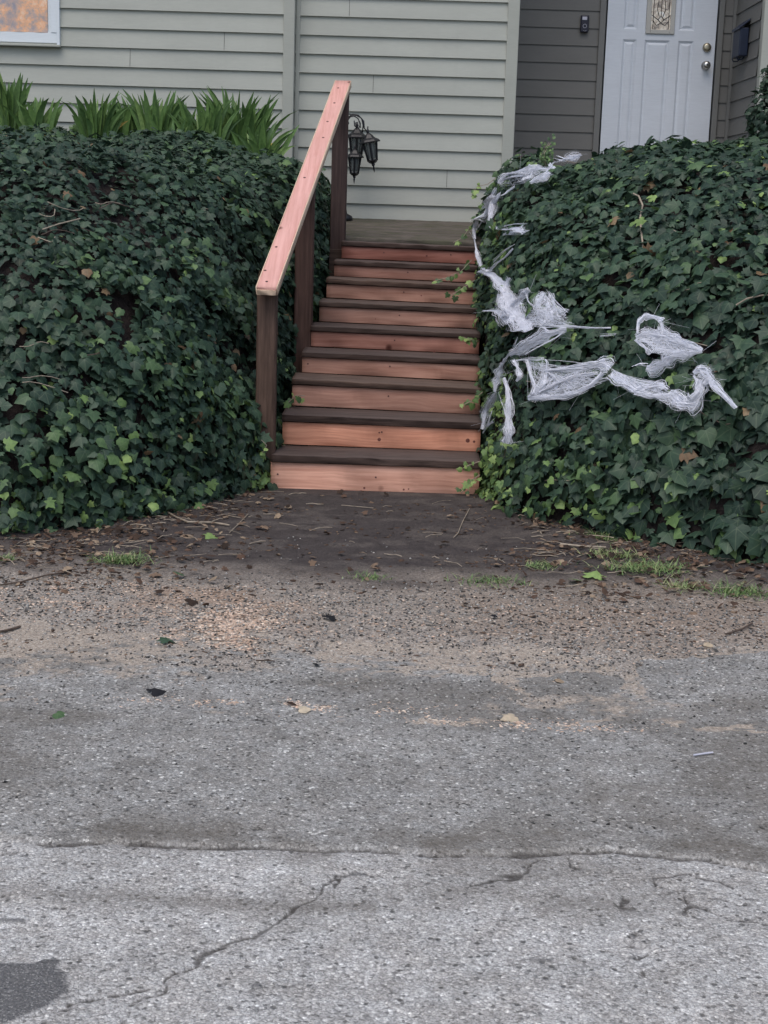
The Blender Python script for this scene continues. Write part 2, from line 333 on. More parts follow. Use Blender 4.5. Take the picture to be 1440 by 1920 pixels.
pit_ = rm.ramp(sep3.outputs[0], [(.0, (1,1,1)), (.09, (1,1,1)), (.10, (0,0,0))], 'CONSTANT')
pitd = rm.math('MULTIPLY', pit_, rm.ramp(vb_.outputs['Distance'], [(.25, (1,1,1)), (.42, (0,0,0))]))
base = rm.mix(rm.math('MULTIPLY', pitd, .75), base, (.055, .053, .052))
# tight dark binder between the stones
base = rm.mix(rm.math('MULTIPLY', rm.ramp(vo.outputs['Distance'], [(.42, (0,0,0)), (.75, (1,1,1))]), .40), base, (.14, .138, .136))
bl = rm.noise(v, 4.5, 6, .7); base = rm.mix(.55, base, rm.mix(1.0, base, rm.ramp(bl, [(.32, (.64, .63, .62)), (.68, (1.24, 1.22, 1.21))]), 'MULTIPLY'))
wn_ = rm.ramp(rm.noise(v, 11, 5, .75), [(.42, (.86, .85, .84)), (.60, (1.10, 1.12, 1.14))]); base = rm.mix(.8, base, rm.mix(1.0, base, wn_, 'MULTIPLY'))
base = rm.mix(rm.math('MULTIPLY', A['grime'], .62), base, (.105, .092, .078))
pch = rm.ramp(sep2.outputs[1], [(0, (.09, .09, .095)), (.8, (.135, .135, .14)), (1, (.26, .26, .26))]); base = rm.mix(A['patch'], base, pch)
dn = rm.noise(v, 120, 5, .85); dcol = rm.ramp(dn, [(.36, (.12, .10, .085)), (.47, (.33, .28, .235)), (.55, (.42, .36, .31)), (.66, (.72, .65, .57))])
stf = rm.math('MULTIPLY', rm.ramp(rm.math('ADD', rm.math('MULTIPLY', A['stain'], 1.1), rm.math('MULTIPLY', rm.noise(v, 26, 6, .8), .9)), [(.72, (0,0,0)), (1.0, (1,1,1))]), .85)
base = rm.mix(stf, base, dcol)
crk_lip = rm.ramp(A['crack_and_dark_lip'], [(.35, (1,1,1)), (1.0, (0,0,0))]); base = rm.mix(rm.math('MULTIPLY', crk_lip, .75), base, (.035, .030, .027))
base = rm.mix(1.0, base, (1.06, 1.045, .985), 'MULTIPLY'); rm.col(base)
hh = rm.math('SUBTRACT', rm.math('ADD', rm.math('MULTIPLY', vo.outputs['Distance'], -.8), rm.math('MULTIPLY', vs_.outputs['Distance'], -.35)), rm.math('MULTIPLY', pitd, .8))
rm.bump(hh, .9, .0035); ROADM = rm.m
o = link('road', me, ROADM, smooth=True); tag(o, kind='structure')
# wide continuation of the street and of the earth
m = MB(); m.quad((-60, -40, -.012), (60, -40, -.012), (60, 4.6, -.012), (-60, 4.6, -.012)); o = m.build('street', ROADM); tag(o, kind='structure')
for nm_, vl_ in (('crack_and_dark_lip', 9.), ('upper', .4), ('grime', .25), ('stain', 0.), ('patch', 0.)):
    at = o.data.attributes.new(nm_, 'FLOAT', 'POINT'); at.data.foreach_set('value', [vl_]*len(o.data.vertices))
fl = tri_mesh('x', [(0,0,0)], np.zeros((0,4),int)) if False else None

# verge (dirt) grid
X, Y, Q = grid(-3.0, 3.0, 3.1, 7.4, .012)
n1 = fbm(X*2.2, Y*3.5, 70); n2 = fbm(X*13, Y*13, 71); n3 = fbm(X*45, Y*45, 72, 2)
edge = Y-(px_y(1248)+.02*X)+(n1-.5)*1.1+(n2-.5)*.5+(n3-.5)*.30
cov = sst(-.15, .25, edge)
gutm = sst(.42, .6, fbm(X*6, Y*9, 53))*sst(.40, .56, fbm(X*24, Y*44, 55, 3))*np.exp(-((Y-(px_y(1352)+.03*X+(fbm(X*3, X*0, 50)-.5)*.10))/.05)**2)*sst(.42, .6, fbm(X*2.3, Y*5, 51))*sst(.3, .6, n2)
clean = np.zeros(X.shape, bool)
for p in CLEAN: clean |= inpoly(X, Y, p)
cov = np.where(clean, 0, cov)
zz = (fbm(X*3, Y*3, 8)-.5)*.010 + .002 + np.where(cov > 0, -.006+.014*cov, -.012)
zz = np.maximum(zz, (fbm(X*3, Y*3, 8)-.5)*.010-.012+.014*gutm)
# rises at the foot of both banks
side = sst(.28, .55, np.abs(X-.0)+0.0)*0
soilm = sst(px_y(1135), px_y(1060), Y+(fbm(X*3, Y*5, 75)-.5)*.5+(n2-.5)*.15)*(1-.12*sst(.52, .66, fbm(X*9, Y*14, 78)))
brown = np.clip(sst(px_y(1262), px_y(1120), Y+(fbm(X*2.4, Y*4, 85)-.5)*.9+(n2-.5)*.3)*(.55+.45*sst(-.6, .6, X)), 0, 1)       # dark moist earth by the steps and ivy
zz = zz+soilm*(.006+.035*sst(.45, .9, np.abs(X+.1))*(fbm(X*8, Y*8, 76)))+(n2-.5)*.012*sst(4.2, 5, Y)+(n3-.5)*.006
zz = np.where((np.abs(X+.08) < .55) & (Y > 6.6), np.minimum(zz, .004), zz)
me = tri_mesh('dirt_verge', np.stack([X, Y, zz], 1), Q, {'soil': soilm, 'brown': brown, 'saw': np.clip(sst(.45, .7, fbm(X*1.7+3, Y*3, 80))*np.exp(-((Y-px_y(1150))/.33)**2)*np.where(X < .0, 1.0, .30), 0, 1)})
dm = Mt('verge_dirt', .95, .12); v = dm.coord(); a1 = dm.attr('soil').outputs['Fac']; a2 = dm.attr('saw').outputs['Fac']
nA = dm.noise(v, 85, 5, .8); nB = dm.noise(v, 14, 6, .8); vo = dm.vor(v, 210); sp = dm.n('SeparateColor'); dm.set(sp.inputs[0], vo.outputs['Color'])
c1 = dm.ramp(nA, [(.30, (.12, .105, .09)), (.45, (.34, .305, .265)), (.58, (.52, .475, .42)), (.70, (.76, .71, .64))])
c1 = dm.mix(.5, c1, dm.ramp(sp.outputs[0], [(0, (.06, .05, .045)), (.15, (.22, .20, .175)), (.7, (.42, .38, .335)), (.93, (.54, .50, .455)), (1, (.8, .76, .72))]))
c1 = dm.mix(.6, c1, dm.mix(1.0, c1, dm.ramp(nB, [(.3, (.52, .49, .47)), (.7, (1.22, 1.2, 1.17))]), 'MULTIPLY'))
c1 = dm.mix(dm.math('MULTIPLY', a2, .6), c1, dm.ramp(nA, [(.35, (.27, .18, .12)), (.65, (.60, .42, .30))]))
c1 = dm.mix(dm.math('MULTIPLY', dm.attr('brown').outputs['Fac'], .62), c1, dm.mix(1.0, c1, (.70, .645, .59), 'MULTIPLY'))
c2 = dm.ramp(nA, [(.3, (.032, .027, .026)), (.55, (.075, .064, .061)), (.8, (.17, .145, .132))])
c2 = dm.mix(.45, c2, dm.ramp(nB, [(.3, (.035, .030, .029)), (.7, (.11, .095, .088))]))
dm.col(dm.mix(a1, c1, c2)); dm.bump(dm.math('ADD', nA, dm.math('MULTIPLY', vo.outputs['Distance'], -.5)), .9, .006)
o = link('dirt_verge', me, dm.m, smooth=True); tag(o, kind='structure')
m = MB(); m.quad((-60, 4.5, -.016), (60, 4.5, -.016), (60, 60, -.016), (-60, 60, -.016)); o = m.build('ground', dm.m); tag(o, kind='structure')

# ------------------------------------------------------------------ banks
def g_(t): t = np.clip(t, 0, 1); return (1-(1-t)**2.2)**.6
FLx = [-4, -1.45, -1.04, -.80, -.64]; FLy = [5.36, 5.50, 5.86, 6.35, 6.75]
FRx = [.40, .59, .97, 1.37, 2.0, 4.0]; FRy = [6.72, 6.20, 5.76, 5.42, 5.2, 5.1]
def hL(x, y):
    df = y-np.interp(x, FLx, FLy); xs = np.interp(y, [5, 6.75, 8.9, 10.3], [-.64, -.64, -.425, -.40]); ds = xs-x
    Ht = 1.50+.12*sst(7.8, 9.2, y)+(fbm(np.asarray(x)*1.6, np.asarray(y)*1.6, 90)-.5)*.12-.16*sst(-1.5, -.6, x)
    h = Ht*g_(df/1.9)*g_(ds/(.34-.15*sst(7.6, 8.6, y))); h = h+(fbm(np.asarray(x)*4, np.asarray(y)*4, 92)-.5)*.12*np.clip(h, 0, 1)
    return np.where((df > 0) & (ds > 0), np.maximum(h, .0), -.02)
def hR(x, y):
    df = y-np.interp(x, FRx, FRy); xs = np.interp(y, [5, 6.75, 7.5, 8.4, 10.3], [.45, .45, .44, .40, .46]); ds = x-xs
    Ht = 1.42+.10*sst(.7, 1.5, x)+.12*sst(1.5, 2.4, x)+.06*sst(7.5,9,y)+(fbm(np.asarray(x)*1.6, np.asarray(y)*1.6, 95)-.5)*.18
    h = Ht*g_(df/1.9)*g_(ds/.34); h = h+(fbm(np.asarray(x)*4, np.asarray(y)*4, 96)-.5)*.18*np.clip(h, 0, 1)
    return np.where((df > 0) & (ds > 0), np.maximum(h, .0), -.02)
def hWeb(x, y):   # the leaf skin: the bank swollen by the depth of its leaves
    return np.maximum.reduce([hR(x+.078, y+.045)+.04, hR(x+.035, y+.085)+.04, hR(x, y)+.072])
def bank(name, hf, x0, x1):
    X, Y, Q = grid(x0, x1, 5.0, 10.1, .03); Z = hf(X, Y)
    me = tri_mesh(name, np.stack([X, Y, Z-.03], 1), Q); o = link(name, me, SOIL, smooth=True); tag(o, kind='structure'); return X, Y, Z, Q
BL = bank('earth_bank', hL, -4.0, -.40); BR = bank('earth_bank', hR, .40, 4.0)
def march(px, py, hf, lift=.05, y0=4.8, y1=10.0):
    d = ray(px, py); d = d/d[1]; ys = np.arange(y0, y1, .01); P = CAM+np.outer(ys, d); h = hf(P[:,0], P[:,1]); k = np.argmax(P[:,2] < h)
    if not (P[:,2] < h).any(): k = int(np.argmin(P[:,2]-h))
    p = P[k].copy(); return p-d/np.linalg.norm(d)*lift

# leaf outlines (x, y) unit, base at the petiole
HALF = [(.0, .06), (.20, -.10), (.46, -.04), (.60, .14), (.40, .26), (.66, .56), (.36, .56), (.0, 1.06)]
HALF2 = [(.0, .04), (.22, -.06), (.44, .06), (.46, .26), (.50, .48), (.30, .66), (.16, .84), (.0, 1.0)]
def leaf_proto(half):
    R_ = half; L_ = [(-x, y) for x, y in half[1:-1]][::-1]; out = R_+L_; n = len(out)
    V = [(0, .34, .05)]
    for x, y in out: V.append((x, y, -.16*abs(x)**1.3-.10*max(0, y-.4)**1.5*1.5))
    V = np.array(V); T = [(0, 1+i, 1+(i+1) % n) for i in range(n)]; return V, np.array(T)
PROTO = [leaf_proto(HALF), leaf_proto(HALF2)]
def make_leaves(name, P, N, size, tint, mat, parent, down=.8, jit=.5, proto=None, up=.35, wide=None):
    n = len(P); Vall = []; Tall = []; tt = []; lf = []; off = 0
    N = N+np.array([0, -.15, up])+RNG.normal(0, jit, (n, 3)); N /= np.linalg.norm(N, axis=1, keepdims=True)+1e-9
    D = np.array([0, -.25, -down])+RNG.normal(0, .55, (n, 3)); D -= N*(D*N).sum(1, keepdims=True); D /= np.linalg.norm(D, axis=1, keepdims=True)+1e-9
    B = np.cross(D, N); which = RNG.integers(0, 2, n) if proto is None else np.full(n, proto)
    curl = RNG.uniform(.3, 2.2, n)
    for k in (0, 1):
        idx = np.where(which == k)[0]
        if not len(idx): continue
        V, T = PROTO[k]; s = size[idx][:, None, None]; sk = 1+RNG.normal(0, .10, (len(idx), 1, 1))
        wx = V[None, :, 0:1]*s*sk
        co_ = P[idx][:, None, :]+wx*B[idx][:, None, :]+V[None, :, 1:2]*s*D[idx][:, None, :]+V[None, :, 2:3]*s*curl[idx][:, None, None]*N[idx][:, None, :]
        m_ = len(V); Vall.append(co_.reshape(-1, 3)); Tall.append((T[None]+off+np.arange(len(idx))[:, None, None]*m_).reshape(-1, 3)); off += m_*len(idx)
        tt.append(np.repeat(tint[idx], m_)); lf.append(np.tile(V, (len(idx), 1)))
    me = tri_mesh(name, np.concatenate(Vall), np.concatenate(Tall), {'tint': np.concatenate(tt)}, {'lf': np.concatenate(lf)})
    return link(name, me, mat, parent)
def sample_bank(B, n, seed, xr, yr):
    X, Y, Z, Q = B; P = np.stack([X, Y, Z], 1); cx = X[Q[:,0]]; cy = Y[Q[:,0]]
    zc = Z[Q]; ok = (zc.max(1) > .03) & (cx > xr[0]) & (cx < xr[1]) & (cy > yr[0]) & (cy < yr[1]); q = Q[ok]
    a = P[q[:,1]]-P[q[:,0]]; b = P[q[:,3]]-P[q[:,0]]; nr = np.cross(a, b); ar = np.linalg.norm(nr, axis=1); rg = np.random.default_rng(seed)
    i = rg.choice(len(q), n, p=ar/ar.sum()); u = rg.random((n, 1)); w_ = rg.random((n, 1))
    return P[q[i, 0]]+u*a[i]+w_*b[i], nr[i]/(ar[i][:, None]+1e-9)
def ivy(root, B, n, seed, xr, hf, szf, bare, youngf):
    P, N = sample_bank(B, n, seed, xr, (5.0, 10.0)); rg = np.random.default_rng(seed+1)
    a = P[:,0]*1.0+P[:,2]*.3; b = P[:,1]*.6+P[:,2]
    cl = fbm(a*3.2, b*3.2, seed); cl2 = fbm(a*9, b*9, seed+3)
    keep = np.ones(len(P), bool)
    for (c_, rad) in bare:
        d = np.linalg.norm(P-c_, axis=1)/rad+(cl2-.5)*.9; keep &= ~((d < 1) & (rg.random(len(P)) > .28))
    keep &= ~((cl < .33) & (rg.random(len(P)) < .35))
    P = P[keep]; N = N[keep]; cl = cl[keep]; cl2 = cl2[keep]
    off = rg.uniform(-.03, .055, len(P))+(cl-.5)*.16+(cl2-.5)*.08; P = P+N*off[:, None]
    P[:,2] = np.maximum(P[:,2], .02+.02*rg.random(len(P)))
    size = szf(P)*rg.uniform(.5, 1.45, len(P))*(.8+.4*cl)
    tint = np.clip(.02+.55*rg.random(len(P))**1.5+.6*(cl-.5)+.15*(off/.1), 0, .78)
    yf = youngf(P)*1.0+.012+.10*(cl2 > .72)
    yo = rg.random(len(P)) < yf; tint[yo] = rg.uniform(.72, .93, yo.sum()); size[yo] *= .75
    br = rg.random(len(P)) < .008; tint[br] = rg.uniform(.95, 1, br.sum())
    return make_leaves('foliage', P, N, size, tint, IVY, root), P, N
footL = lambda P: np.clip(1-(P[:,2]/.30), 0, 1)*.5*(fbm(P[:,0]*4, P[:,1]*4, 3) > .46)+.07*(P[:,2] < .6)
sideR = lambda P: np.clip(1-(P[:,0]-.44)/.10, 0, 1)*.75*(fbm(P[:,1]*5, P[:,2]*5, 4) > .42)+np.clip(1-(P[:,2]/.38), 0, 1)*.45*(fbm(P[:,0]*4, P[:,1]*4, 3) > .48)+.16*np.exp(-((P[:,0]-2.0)/.35)**2)*(P[:,2] > .9)+.03
ivl = empty('ivy', (-1.5, 6.5, 0), 'dark green ivy covering the bank left of the wooden steps, below the strap-leaved plants', 'ivy', 'ivy covering both banks')
bareL = [(march(205, 600, hL, 0), .15), (march(45, 770, hL, 0), .07), (march(60, 850, hL, 0), .07), (march(310, 440, hL, 0), .06)]
ivy(ivl, BL, 52000, 5, (-3.7, -.4), hL, lambda P: np.where(P[:,2] < .9, .042, .035), bareL, footL)
ivr = empty('ivy', (1.5, 6.5, 0), 'dark green ivy right of the steps, big-leaved, with fake web stretched over it', 'ivy', 'ivy covering both banks')
bareR = [(march(1180, 490, hR, 0), .07), (march(1345, 490, hR, 0), .10), (march(1200, 545, hR, 0), .07), (march(1150, 510, hR, 0), .06), (march(1215, 375, hR, 0), .07)]
ivy(ivr, BR, 54000, 8, (.4, 3.9), hR, lambda P: .037+.019*sst(.55, 1.1, P[:,0])*sst(1.3, .5, P[:,2])+.008*sst(.7, 1.2, P[:,0]), bareR, sideR)
# trailing shoots with small bright leaves reaching over the steps
def shoot(root, pts, nl, sz=.03, tint=(.7, .93), mat=VINE):
    pts = [np.array(p) for p in pts]; m = MB(); m.tube(pts, .0022, 5); m.build('runner', mat, root)
    P = []; 
    for i in range(nl):
        t = (i+.5)/nl*(len(pts)-1); k = min(int(t), len(pts)-2); P.append(pts[k]+(pts[k+1]-pts[k])*(t-k)+RNG.normal(0, .010, 3))
    P = np.array(P); N = np.tile(np.array([0, -1, .3]), (nl, 1))
    make_leaves('shoot_leaves', P, N, RNG.uniform(.6, 1.3, nl)*sz, RNG.uniform(*tint, nl), IVY, root)
def wl(Y, *px): return [W(x, y, Y) for x, y in px]
shoot(ivr, wl(8.45, (885,487),(865,508),(840,520),(812,528)), 9)
shoot(ivr, wl(8.2, (890,525),(868,540),(842,556)), 10)
shoot(ivr, wl(7.25, (905,735),(885,752),(862,762)), 6)
shoot(ivr, wl(7.75, (895,640),(880,636),(868,632)), 7)
shoot(ivr, wl(6.72, (900,890),(885,900),(872,916),(865,925)), 8)
shoot(ivr, wl(6.72, (900,865),(880,872),(868,878)), 6)
shoot(ivr, wl(8.95, (885,420),(868,445),(850,455)), 7)
shoot(ivr, wl(9.2, (935,330),(915,345),(895,350),(885,365)), 10)
shoot(ivl, wl(7.25, (540,755),(555,742),(572,742)), 6, .028)
shoot(ivl, wl(6.7, (490,825),(500,835),(492,850)), 5, .026)
for k in range(26):   # bare runners threading through the left and right ivy
    left = k % 2 == 0; px = random.uniform(20, 440) if left else random.uniform(960, 1420); py = random.uniform(300, 900)
    hf, rt = (hL, ivl) if left else (hR, ivr); a = random.uniform(-.6, .6)+(math.pi if random.random() < .5 else 0); L = random.uniform(30, 90)
    pts = [march(px+math.cos(a)*L*t+6*math.sin(t*5+k), py+math.sin(a)*L*t*.6+7*math.sin(t*4+k), hf, .075) for t in (0, .2, .4, .6, .8, 1)]
    m = MB(); m.tube(pts, .0016+.0012*random.random(), 5); m.build('runner', VINE if random.random() < .7 else DVINE, rt)
pts = [march(x, y, hR, .09) for x, y in ((1185,362),(1198,368),(1205,385),(1200,410),(1203,440),(1206,465),(1203,475))]
m = MB(); m.tube(pts, .0042, 6); m.build('runner', VINE, ivr)
pts = [march(x, y, hR, .09) for x, y in ((1380,572),(1400,560),(1425,554),(1450,552))]; m = MB(); m.tube(pts, .0035, 6); m.build('runner', VINE, ivr)
pts = [march(x, y, hL, .08) for x, y in ((80,430),(110,420),(150,410))]; m = MB(); m.tube(pts, .003, 6); m.build('runner', VINE, ivl)

# ------------------------------------------------------------------ house
YM, YL, YD = 10.3, 10.2, 11.15
EXP = .12
house = empty('house', (0, YM, 1.2), 'sage green lap-sided house with grey porch recess behind the ivy banks', 'house')
zb = W(760, 384, YM)[2]           # bottom edge of one course
def siding(name, mat, p0, p1, z0, z1, phase, nrm, lap=.019, seams=()):
    """lap boards from p0 to p1 (xy), outward normal nrm (xy)"""
    m = MB(); k = math.floor((z0-phase)/EXP); z = phase+k*EXP
    while z < z1:
        a = max(z, z0); b = min(z+EXP, z1)
        if b-a > .01:
            o_lo = lap; o_hi = .002
            fa = o_lo+(o_hi-o_lo)*(a-z)/EXP; fb = o_lo+(o_hi-o_lo)*(b-z)/EXP
            A0 = (p0[0]+nrm[0]*fa, p0[1]+nrm[1]*fa, a); A1 = (p1[0]+nrm[0]*fa, p1[1]+nrm[1]*fa, a)
            B1 = (p1[0]+nrm[0]*fb, p1[1]+nrm[1]*fb, b); B0 = (p0[0]+nrm[0]*fb, p0[1]+nrm[1]*fb, b)
            C0 = (p0[0], p0[1], a); C1 = (p1[0], p1[1], a)
            m.quad(A0, A1, B1, B0); m.quad(C0, C1, A1, A0)
        z += EXP
    q0 = (p0[0]-nrm[0]*.1, p0[1]-nrm[1]*.1); q1 = (p1[0]-nrm[0]*.1, p1[1]-nrm[1]*.1)
    m.quad((*q0, z0), (*q1, z0), (*q1, z1), (*q0, z1))
    return m.build(name, mat, house)
XTL0 = W(531.8, 60, YL)[0]; XTL1 = W(552.5, 60, YL)[0]; XTR0 = W(950.5, 60, YM)[0]; XTR1 = W(972.5, 60, YM)[0]
XRW = W(1376, 100, YD)[0]; ZT = 5.0; ZB = 1.10
print('trims', XTL0, XTL1, XTR0, XTR1, XRW)
siding('middle_siding', SIDING, (XTL1-.02, YM), (XTR0+.01, YM), zb-EXP+.006, ZT, zb, (0, -1))
siding('left_siding', SIDING, (-4.5, YL), (XTL0+.01, YL), 1.3, ZT, W(520, 170, YL)[2], (0, -1))
siding('right_siding', SIDING, (XRW+.14, YM), (5, YM), 1.1, ZT, zb, (0, -1))
m = MB(); m.box((XTL0, YL-.022, 1.0), (XTL1, YM-.0, ZT)); bevel(m.build('corner_board', TRIM, house), .004)
m = MB(); m.box((XTL1+.003, YM-.022, 1.05), (XTL1+.030, YM+.02, ZT)); bevel(m.build('corner_board', TRIM, house), .003)
m = MB(); m.box((XTR0, YM-.024, 1.05), (XTR1, YM+.02, ZT)); bevel(m.build('corner_board', TRIM, house), .004)
m = MB(); m.box((XRW-.003, YM-.024, 1.05), (XRW+.15, YM+.06, ZT)); bevel(m.build('corner_board', TRIM, house), .004)
for px, py, Yq in ((244.5, 114, YL), (421, 62, YL), (838, 330, YM), (700, 150, YM), (655, 30, YM)):
    q = W(px, py, Yq); kz_ = math.floor((q[2]-zb)/EXP) if Yq == YM else math.floor((q[2]-W(520, 170, YL)[2])/EXP); z0_ = (zb if Yq == YM else W(520, 170, YL)[2])+kz_*EXP
    MB().add([(q[0]-.0012, Yq-.0195, z0_+.003), (q[0]+.0012, Yq-.0195, z0_+.003), (q[0]+.0012, Yq-.0035, z0_+EXP-.004), (q[0]-.0012, Yq-.0035, z0_+EXP-.004)], [(0,1,2,3)]).build('butt_joint', DARKGAP, house)
# base board and scuffed strip where the wall meets the deck
m = MB(); m.box((XTL1+.03, YM-.012, 1.08), (XTR0-.002, YM+.03, zb-EXP+.004)); m.build('skirting', TRIM, house)
# porch recess
XD0 = W(1137, 60, YD)[0]; XD1 = W(1342, 60, YD)[0]; ZF = W(1322, 123, YD)[2]-.93; ZD = ZF+2.03
zp = W(1050, 117.5, YD)[2]
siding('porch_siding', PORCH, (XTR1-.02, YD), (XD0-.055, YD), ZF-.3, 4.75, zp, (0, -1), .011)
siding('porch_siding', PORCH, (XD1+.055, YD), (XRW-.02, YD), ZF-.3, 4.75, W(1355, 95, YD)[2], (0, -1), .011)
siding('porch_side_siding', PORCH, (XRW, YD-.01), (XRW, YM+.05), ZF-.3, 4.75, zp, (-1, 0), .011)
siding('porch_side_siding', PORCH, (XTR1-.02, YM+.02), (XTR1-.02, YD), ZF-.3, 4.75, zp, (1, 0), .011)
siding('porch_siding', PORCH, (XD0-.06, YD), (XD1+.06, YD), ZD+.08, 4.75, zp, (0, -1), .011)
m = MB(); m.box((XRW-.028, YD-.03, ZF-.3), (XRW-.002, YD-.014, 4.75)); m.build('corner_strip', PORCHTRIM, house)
m = MB(); m.box((XTR1-.05, YM+.02, 4.75), (XRW+.1, YD+.1, 4.8)); m.build('porch_ceiling', CEIL, house)
m = MB(); m.box((XTR1-.02, YM+.0, ZF-.16), (XRW, YD+.1, ZF-.02)); m.build('porch_floor', LANDW, house)
m = MB(); m.box((XTR1-.02, YM-.02, 4.62), (XRW+.02, YM+.1, 5.0)); m.build('porch_beam', TRIM, house)
m = MB(); m.add([(-5, YL-.35, 4.98), (5.5, YL-.35, 4.98), (5.5, 13, 6.4), (-5, 13, 6.4), (-5, YL-.35, 5.08), (5.5, YL-.35, 5.08), (5.5, 13, 6.5), (-5, 13, 6.5)], [(0,3,2,1),(4,5,6,7),(0,1,5,4),(1,2,6,5),(2,3,7,6),(3,0,4,7)]); m.build('roof', ROOFM, house)
m = MB(); m.box((-4.5, YM+.1, .5), (-4.45, 13, 5)); m.box((4.95, YM+.1, .5), (5, 13, 5)); m.box((-4.5, 13, .5), (5, 13.05, 5)); m.box((-4.5, YL+.08, 0), (XTL1, YL+.12, ZT)); m.box((-4.5, YL+.06, 0), (5, YL+.1, 1.05)); m.build('wall', SIDING, house)
# door frame
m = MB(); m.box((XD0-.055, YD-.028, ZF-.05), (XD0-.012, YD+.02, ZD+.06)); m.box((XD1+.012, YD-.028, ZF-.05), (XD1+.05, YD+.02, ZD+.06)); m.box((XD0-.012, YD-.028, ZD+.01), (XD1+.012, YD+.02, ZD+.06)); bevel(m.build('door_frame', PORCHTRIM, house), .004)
# door slab with recessed panels: stiles and rails proud of panel fields
door = MB(); yF = YD-.012; yP = YD-.0035
def pz(py): return W(1240, py, YD)[2]
def pxx(px): return W(px, 70, YD)[0]
cols_ = [(pxx(1167.5), pxx(1193.5)), (pxx(1208.5), pxx(1256)), (pxx(1271.5), pxx(1301))]
rows_ = [(ZF+.22, pz(76)), (pz(57), ZD-.15)]
xs = [XD0]+[c for p in cols_ for c in p]+[XD1]; zs = [ZF]+[c for p in rows_ for c in p]+[ZD]
for i in range(len(xs)-1):
    for j in range(len(zs)-1):
        x0, x1, z0, z1 = xs[i], xs[i+1], zs[j], zs[j+1]
        if i % 2 and j % 2:
            b = .016; y2 = yF+.012
            door.quad((x0,yF,z0),(x1,yF,z0),(x1-b,y2,z0+b),(x0+b,y2,z0+b)); door.quad((x1,yF,z0),(x1,yF,z1),(x1-b,y2,z1-b),(x1-b,y2,z0+b))
            door.quad((x1,yF,z1),(x0,yF,z1),(x0+b,y2,z1-b),(x1-b,y2,z1-b)); door.quad((x0,yF,z1),(x0,yF,z0),(x0+b,y2,z0+b),(x0+b,y2,z1-b))
            c = .034; y3 = yF+.003
            door.quad((x0+b,y2,z0+b),(x1-b,y2,z0+b),(x1-c,y3,z0+c),(x0+c,y3,z0+c)); door.quad((x1-b,y2,z0+b),(x1-b,y2,z1-b),(x1-c,y3,z1-c),(x1-c,y3,z0+c))
            door.quad((x1-b,y2,z1-b),(x0+b,y2,z1-b),(x0+c,y3,z1-c),(x1-c,y3,z1-c)); door.quad((x0+b,y2,z1-b),(x0+b,y2,z0+b),(x0+c,y3,z0+c),(x0+c,y3,z1-c))
            door.quad((x0+c,y3,z0+c),(x1-c,y3,z0+c),(x1-c,y3,z1-c),(x0+c,y3,z1-c))
        else: door.quad((x0,yF,z0),(x1,yF,z0),(x1,yF,z1),(x0,yF,z1))
dob = door.build('door', WHITE, house)
gx0, gx1, gz0 = pxx(1209), pxx(1262.5), pz(64.5); ix0, ix1, iz0 = pxx(1218), pxx(1254.5), pz(56.5); gz1 = gz0+.95
m = MB(); d_ = .014
m.box((gx0, yF-d_, gz0), (ix0, yF-.001, gz1)); m.box((ix1, yF-d_, gz0), (gx1, yF-.001, gz1)); m.box((ix0, yF-d_, gz0), (ix1, yF-.001, iz0)); m.box((ix0, yF-d_, gz1-.03), (ix1, yF-.001, gz1))
lite = bevel(m.build('glass_frame', IVORY, dob), .004)
m = MB(); m.box((ix0, yF-.006, iz0), (ix1, yF-.002, gz1-.03)); m.build('leaded_glass', DGLASS, dob)
m = MB(); cxx = (ix0+ix1)/2; yy = yF-.009; zc = pz(37.5)
dia = [(cxx, yy, zc-.022), (cxx+.022, yy, zc), (cxx, yy, zc+.024), (cxx-.022, yy, zc)]
for a, b in zip(dia, dia[1:]+dia[:1]): m.tube([a, b], .0022, 4)
m.tube([(cxx, yy, zc+.024), (cxx, yy, zc+.3)], .002, 4); m.tube([(cxx-.022, yy, zc), (ix0+.004, yy, zc+.03)], .002, 4); m.tube([(cxx+.022, yy, zc), (ix1-.004, yy, zc+.03)], .002, 4)
for s in (-1, 1):
    m.tube([(cxx+s*.012, yy, zc+.02), (cxx+s*.030, yy, zc+.07), (cxx+s*.02, yy, zc+.14), (cxx+s*.006, yy, zc+.2)], .002, 4)
    m.tube([(cxx, yy, zc-.022), (cxx+s*.03, yy, zc-.04), (cxx+s*.055, yy, zc-.01)], .002, 4)
    m.tube([(cxx+s*.055, yy, iz0+.004), (cxx+s*.055, yy, zc+.4)], .002, 4)
m.build('lead_lines', METAL, dob)
kx, kz = W(1322, 123.5, YD)[0], W(1322, 123.5, YD)[2]
m = MB(); m.lathe([(.0, 0), (.031, 0), (.031, .006), (.014, .010), (.012, .03), (.024, .036), (.028, .05), (.024, .062), (.010, .066)], (kx, yF-.001, kz), 20, (0, -1, 0)); kn = m.build('door_knob', NICKEL, dob, True)
m = MB(); m.lathe([(.006, 0), (.006, .003)], (kx, yF-.067, kz), 10, (0, -1, 0)); m.build('keyhole', METAL, kn)
dx, dz = W(1324.5, 89.5, YD)[0], W(1324.5, 89.5, YD)[2]
m = MB(); m.lathe([(.031, 0), (.031, .010), (.024, .022), (.015, .024)], (dx, yF-.001, dz), 20, (0, -1, 0)); m.build('deadbolt', BRASS, dob, True)
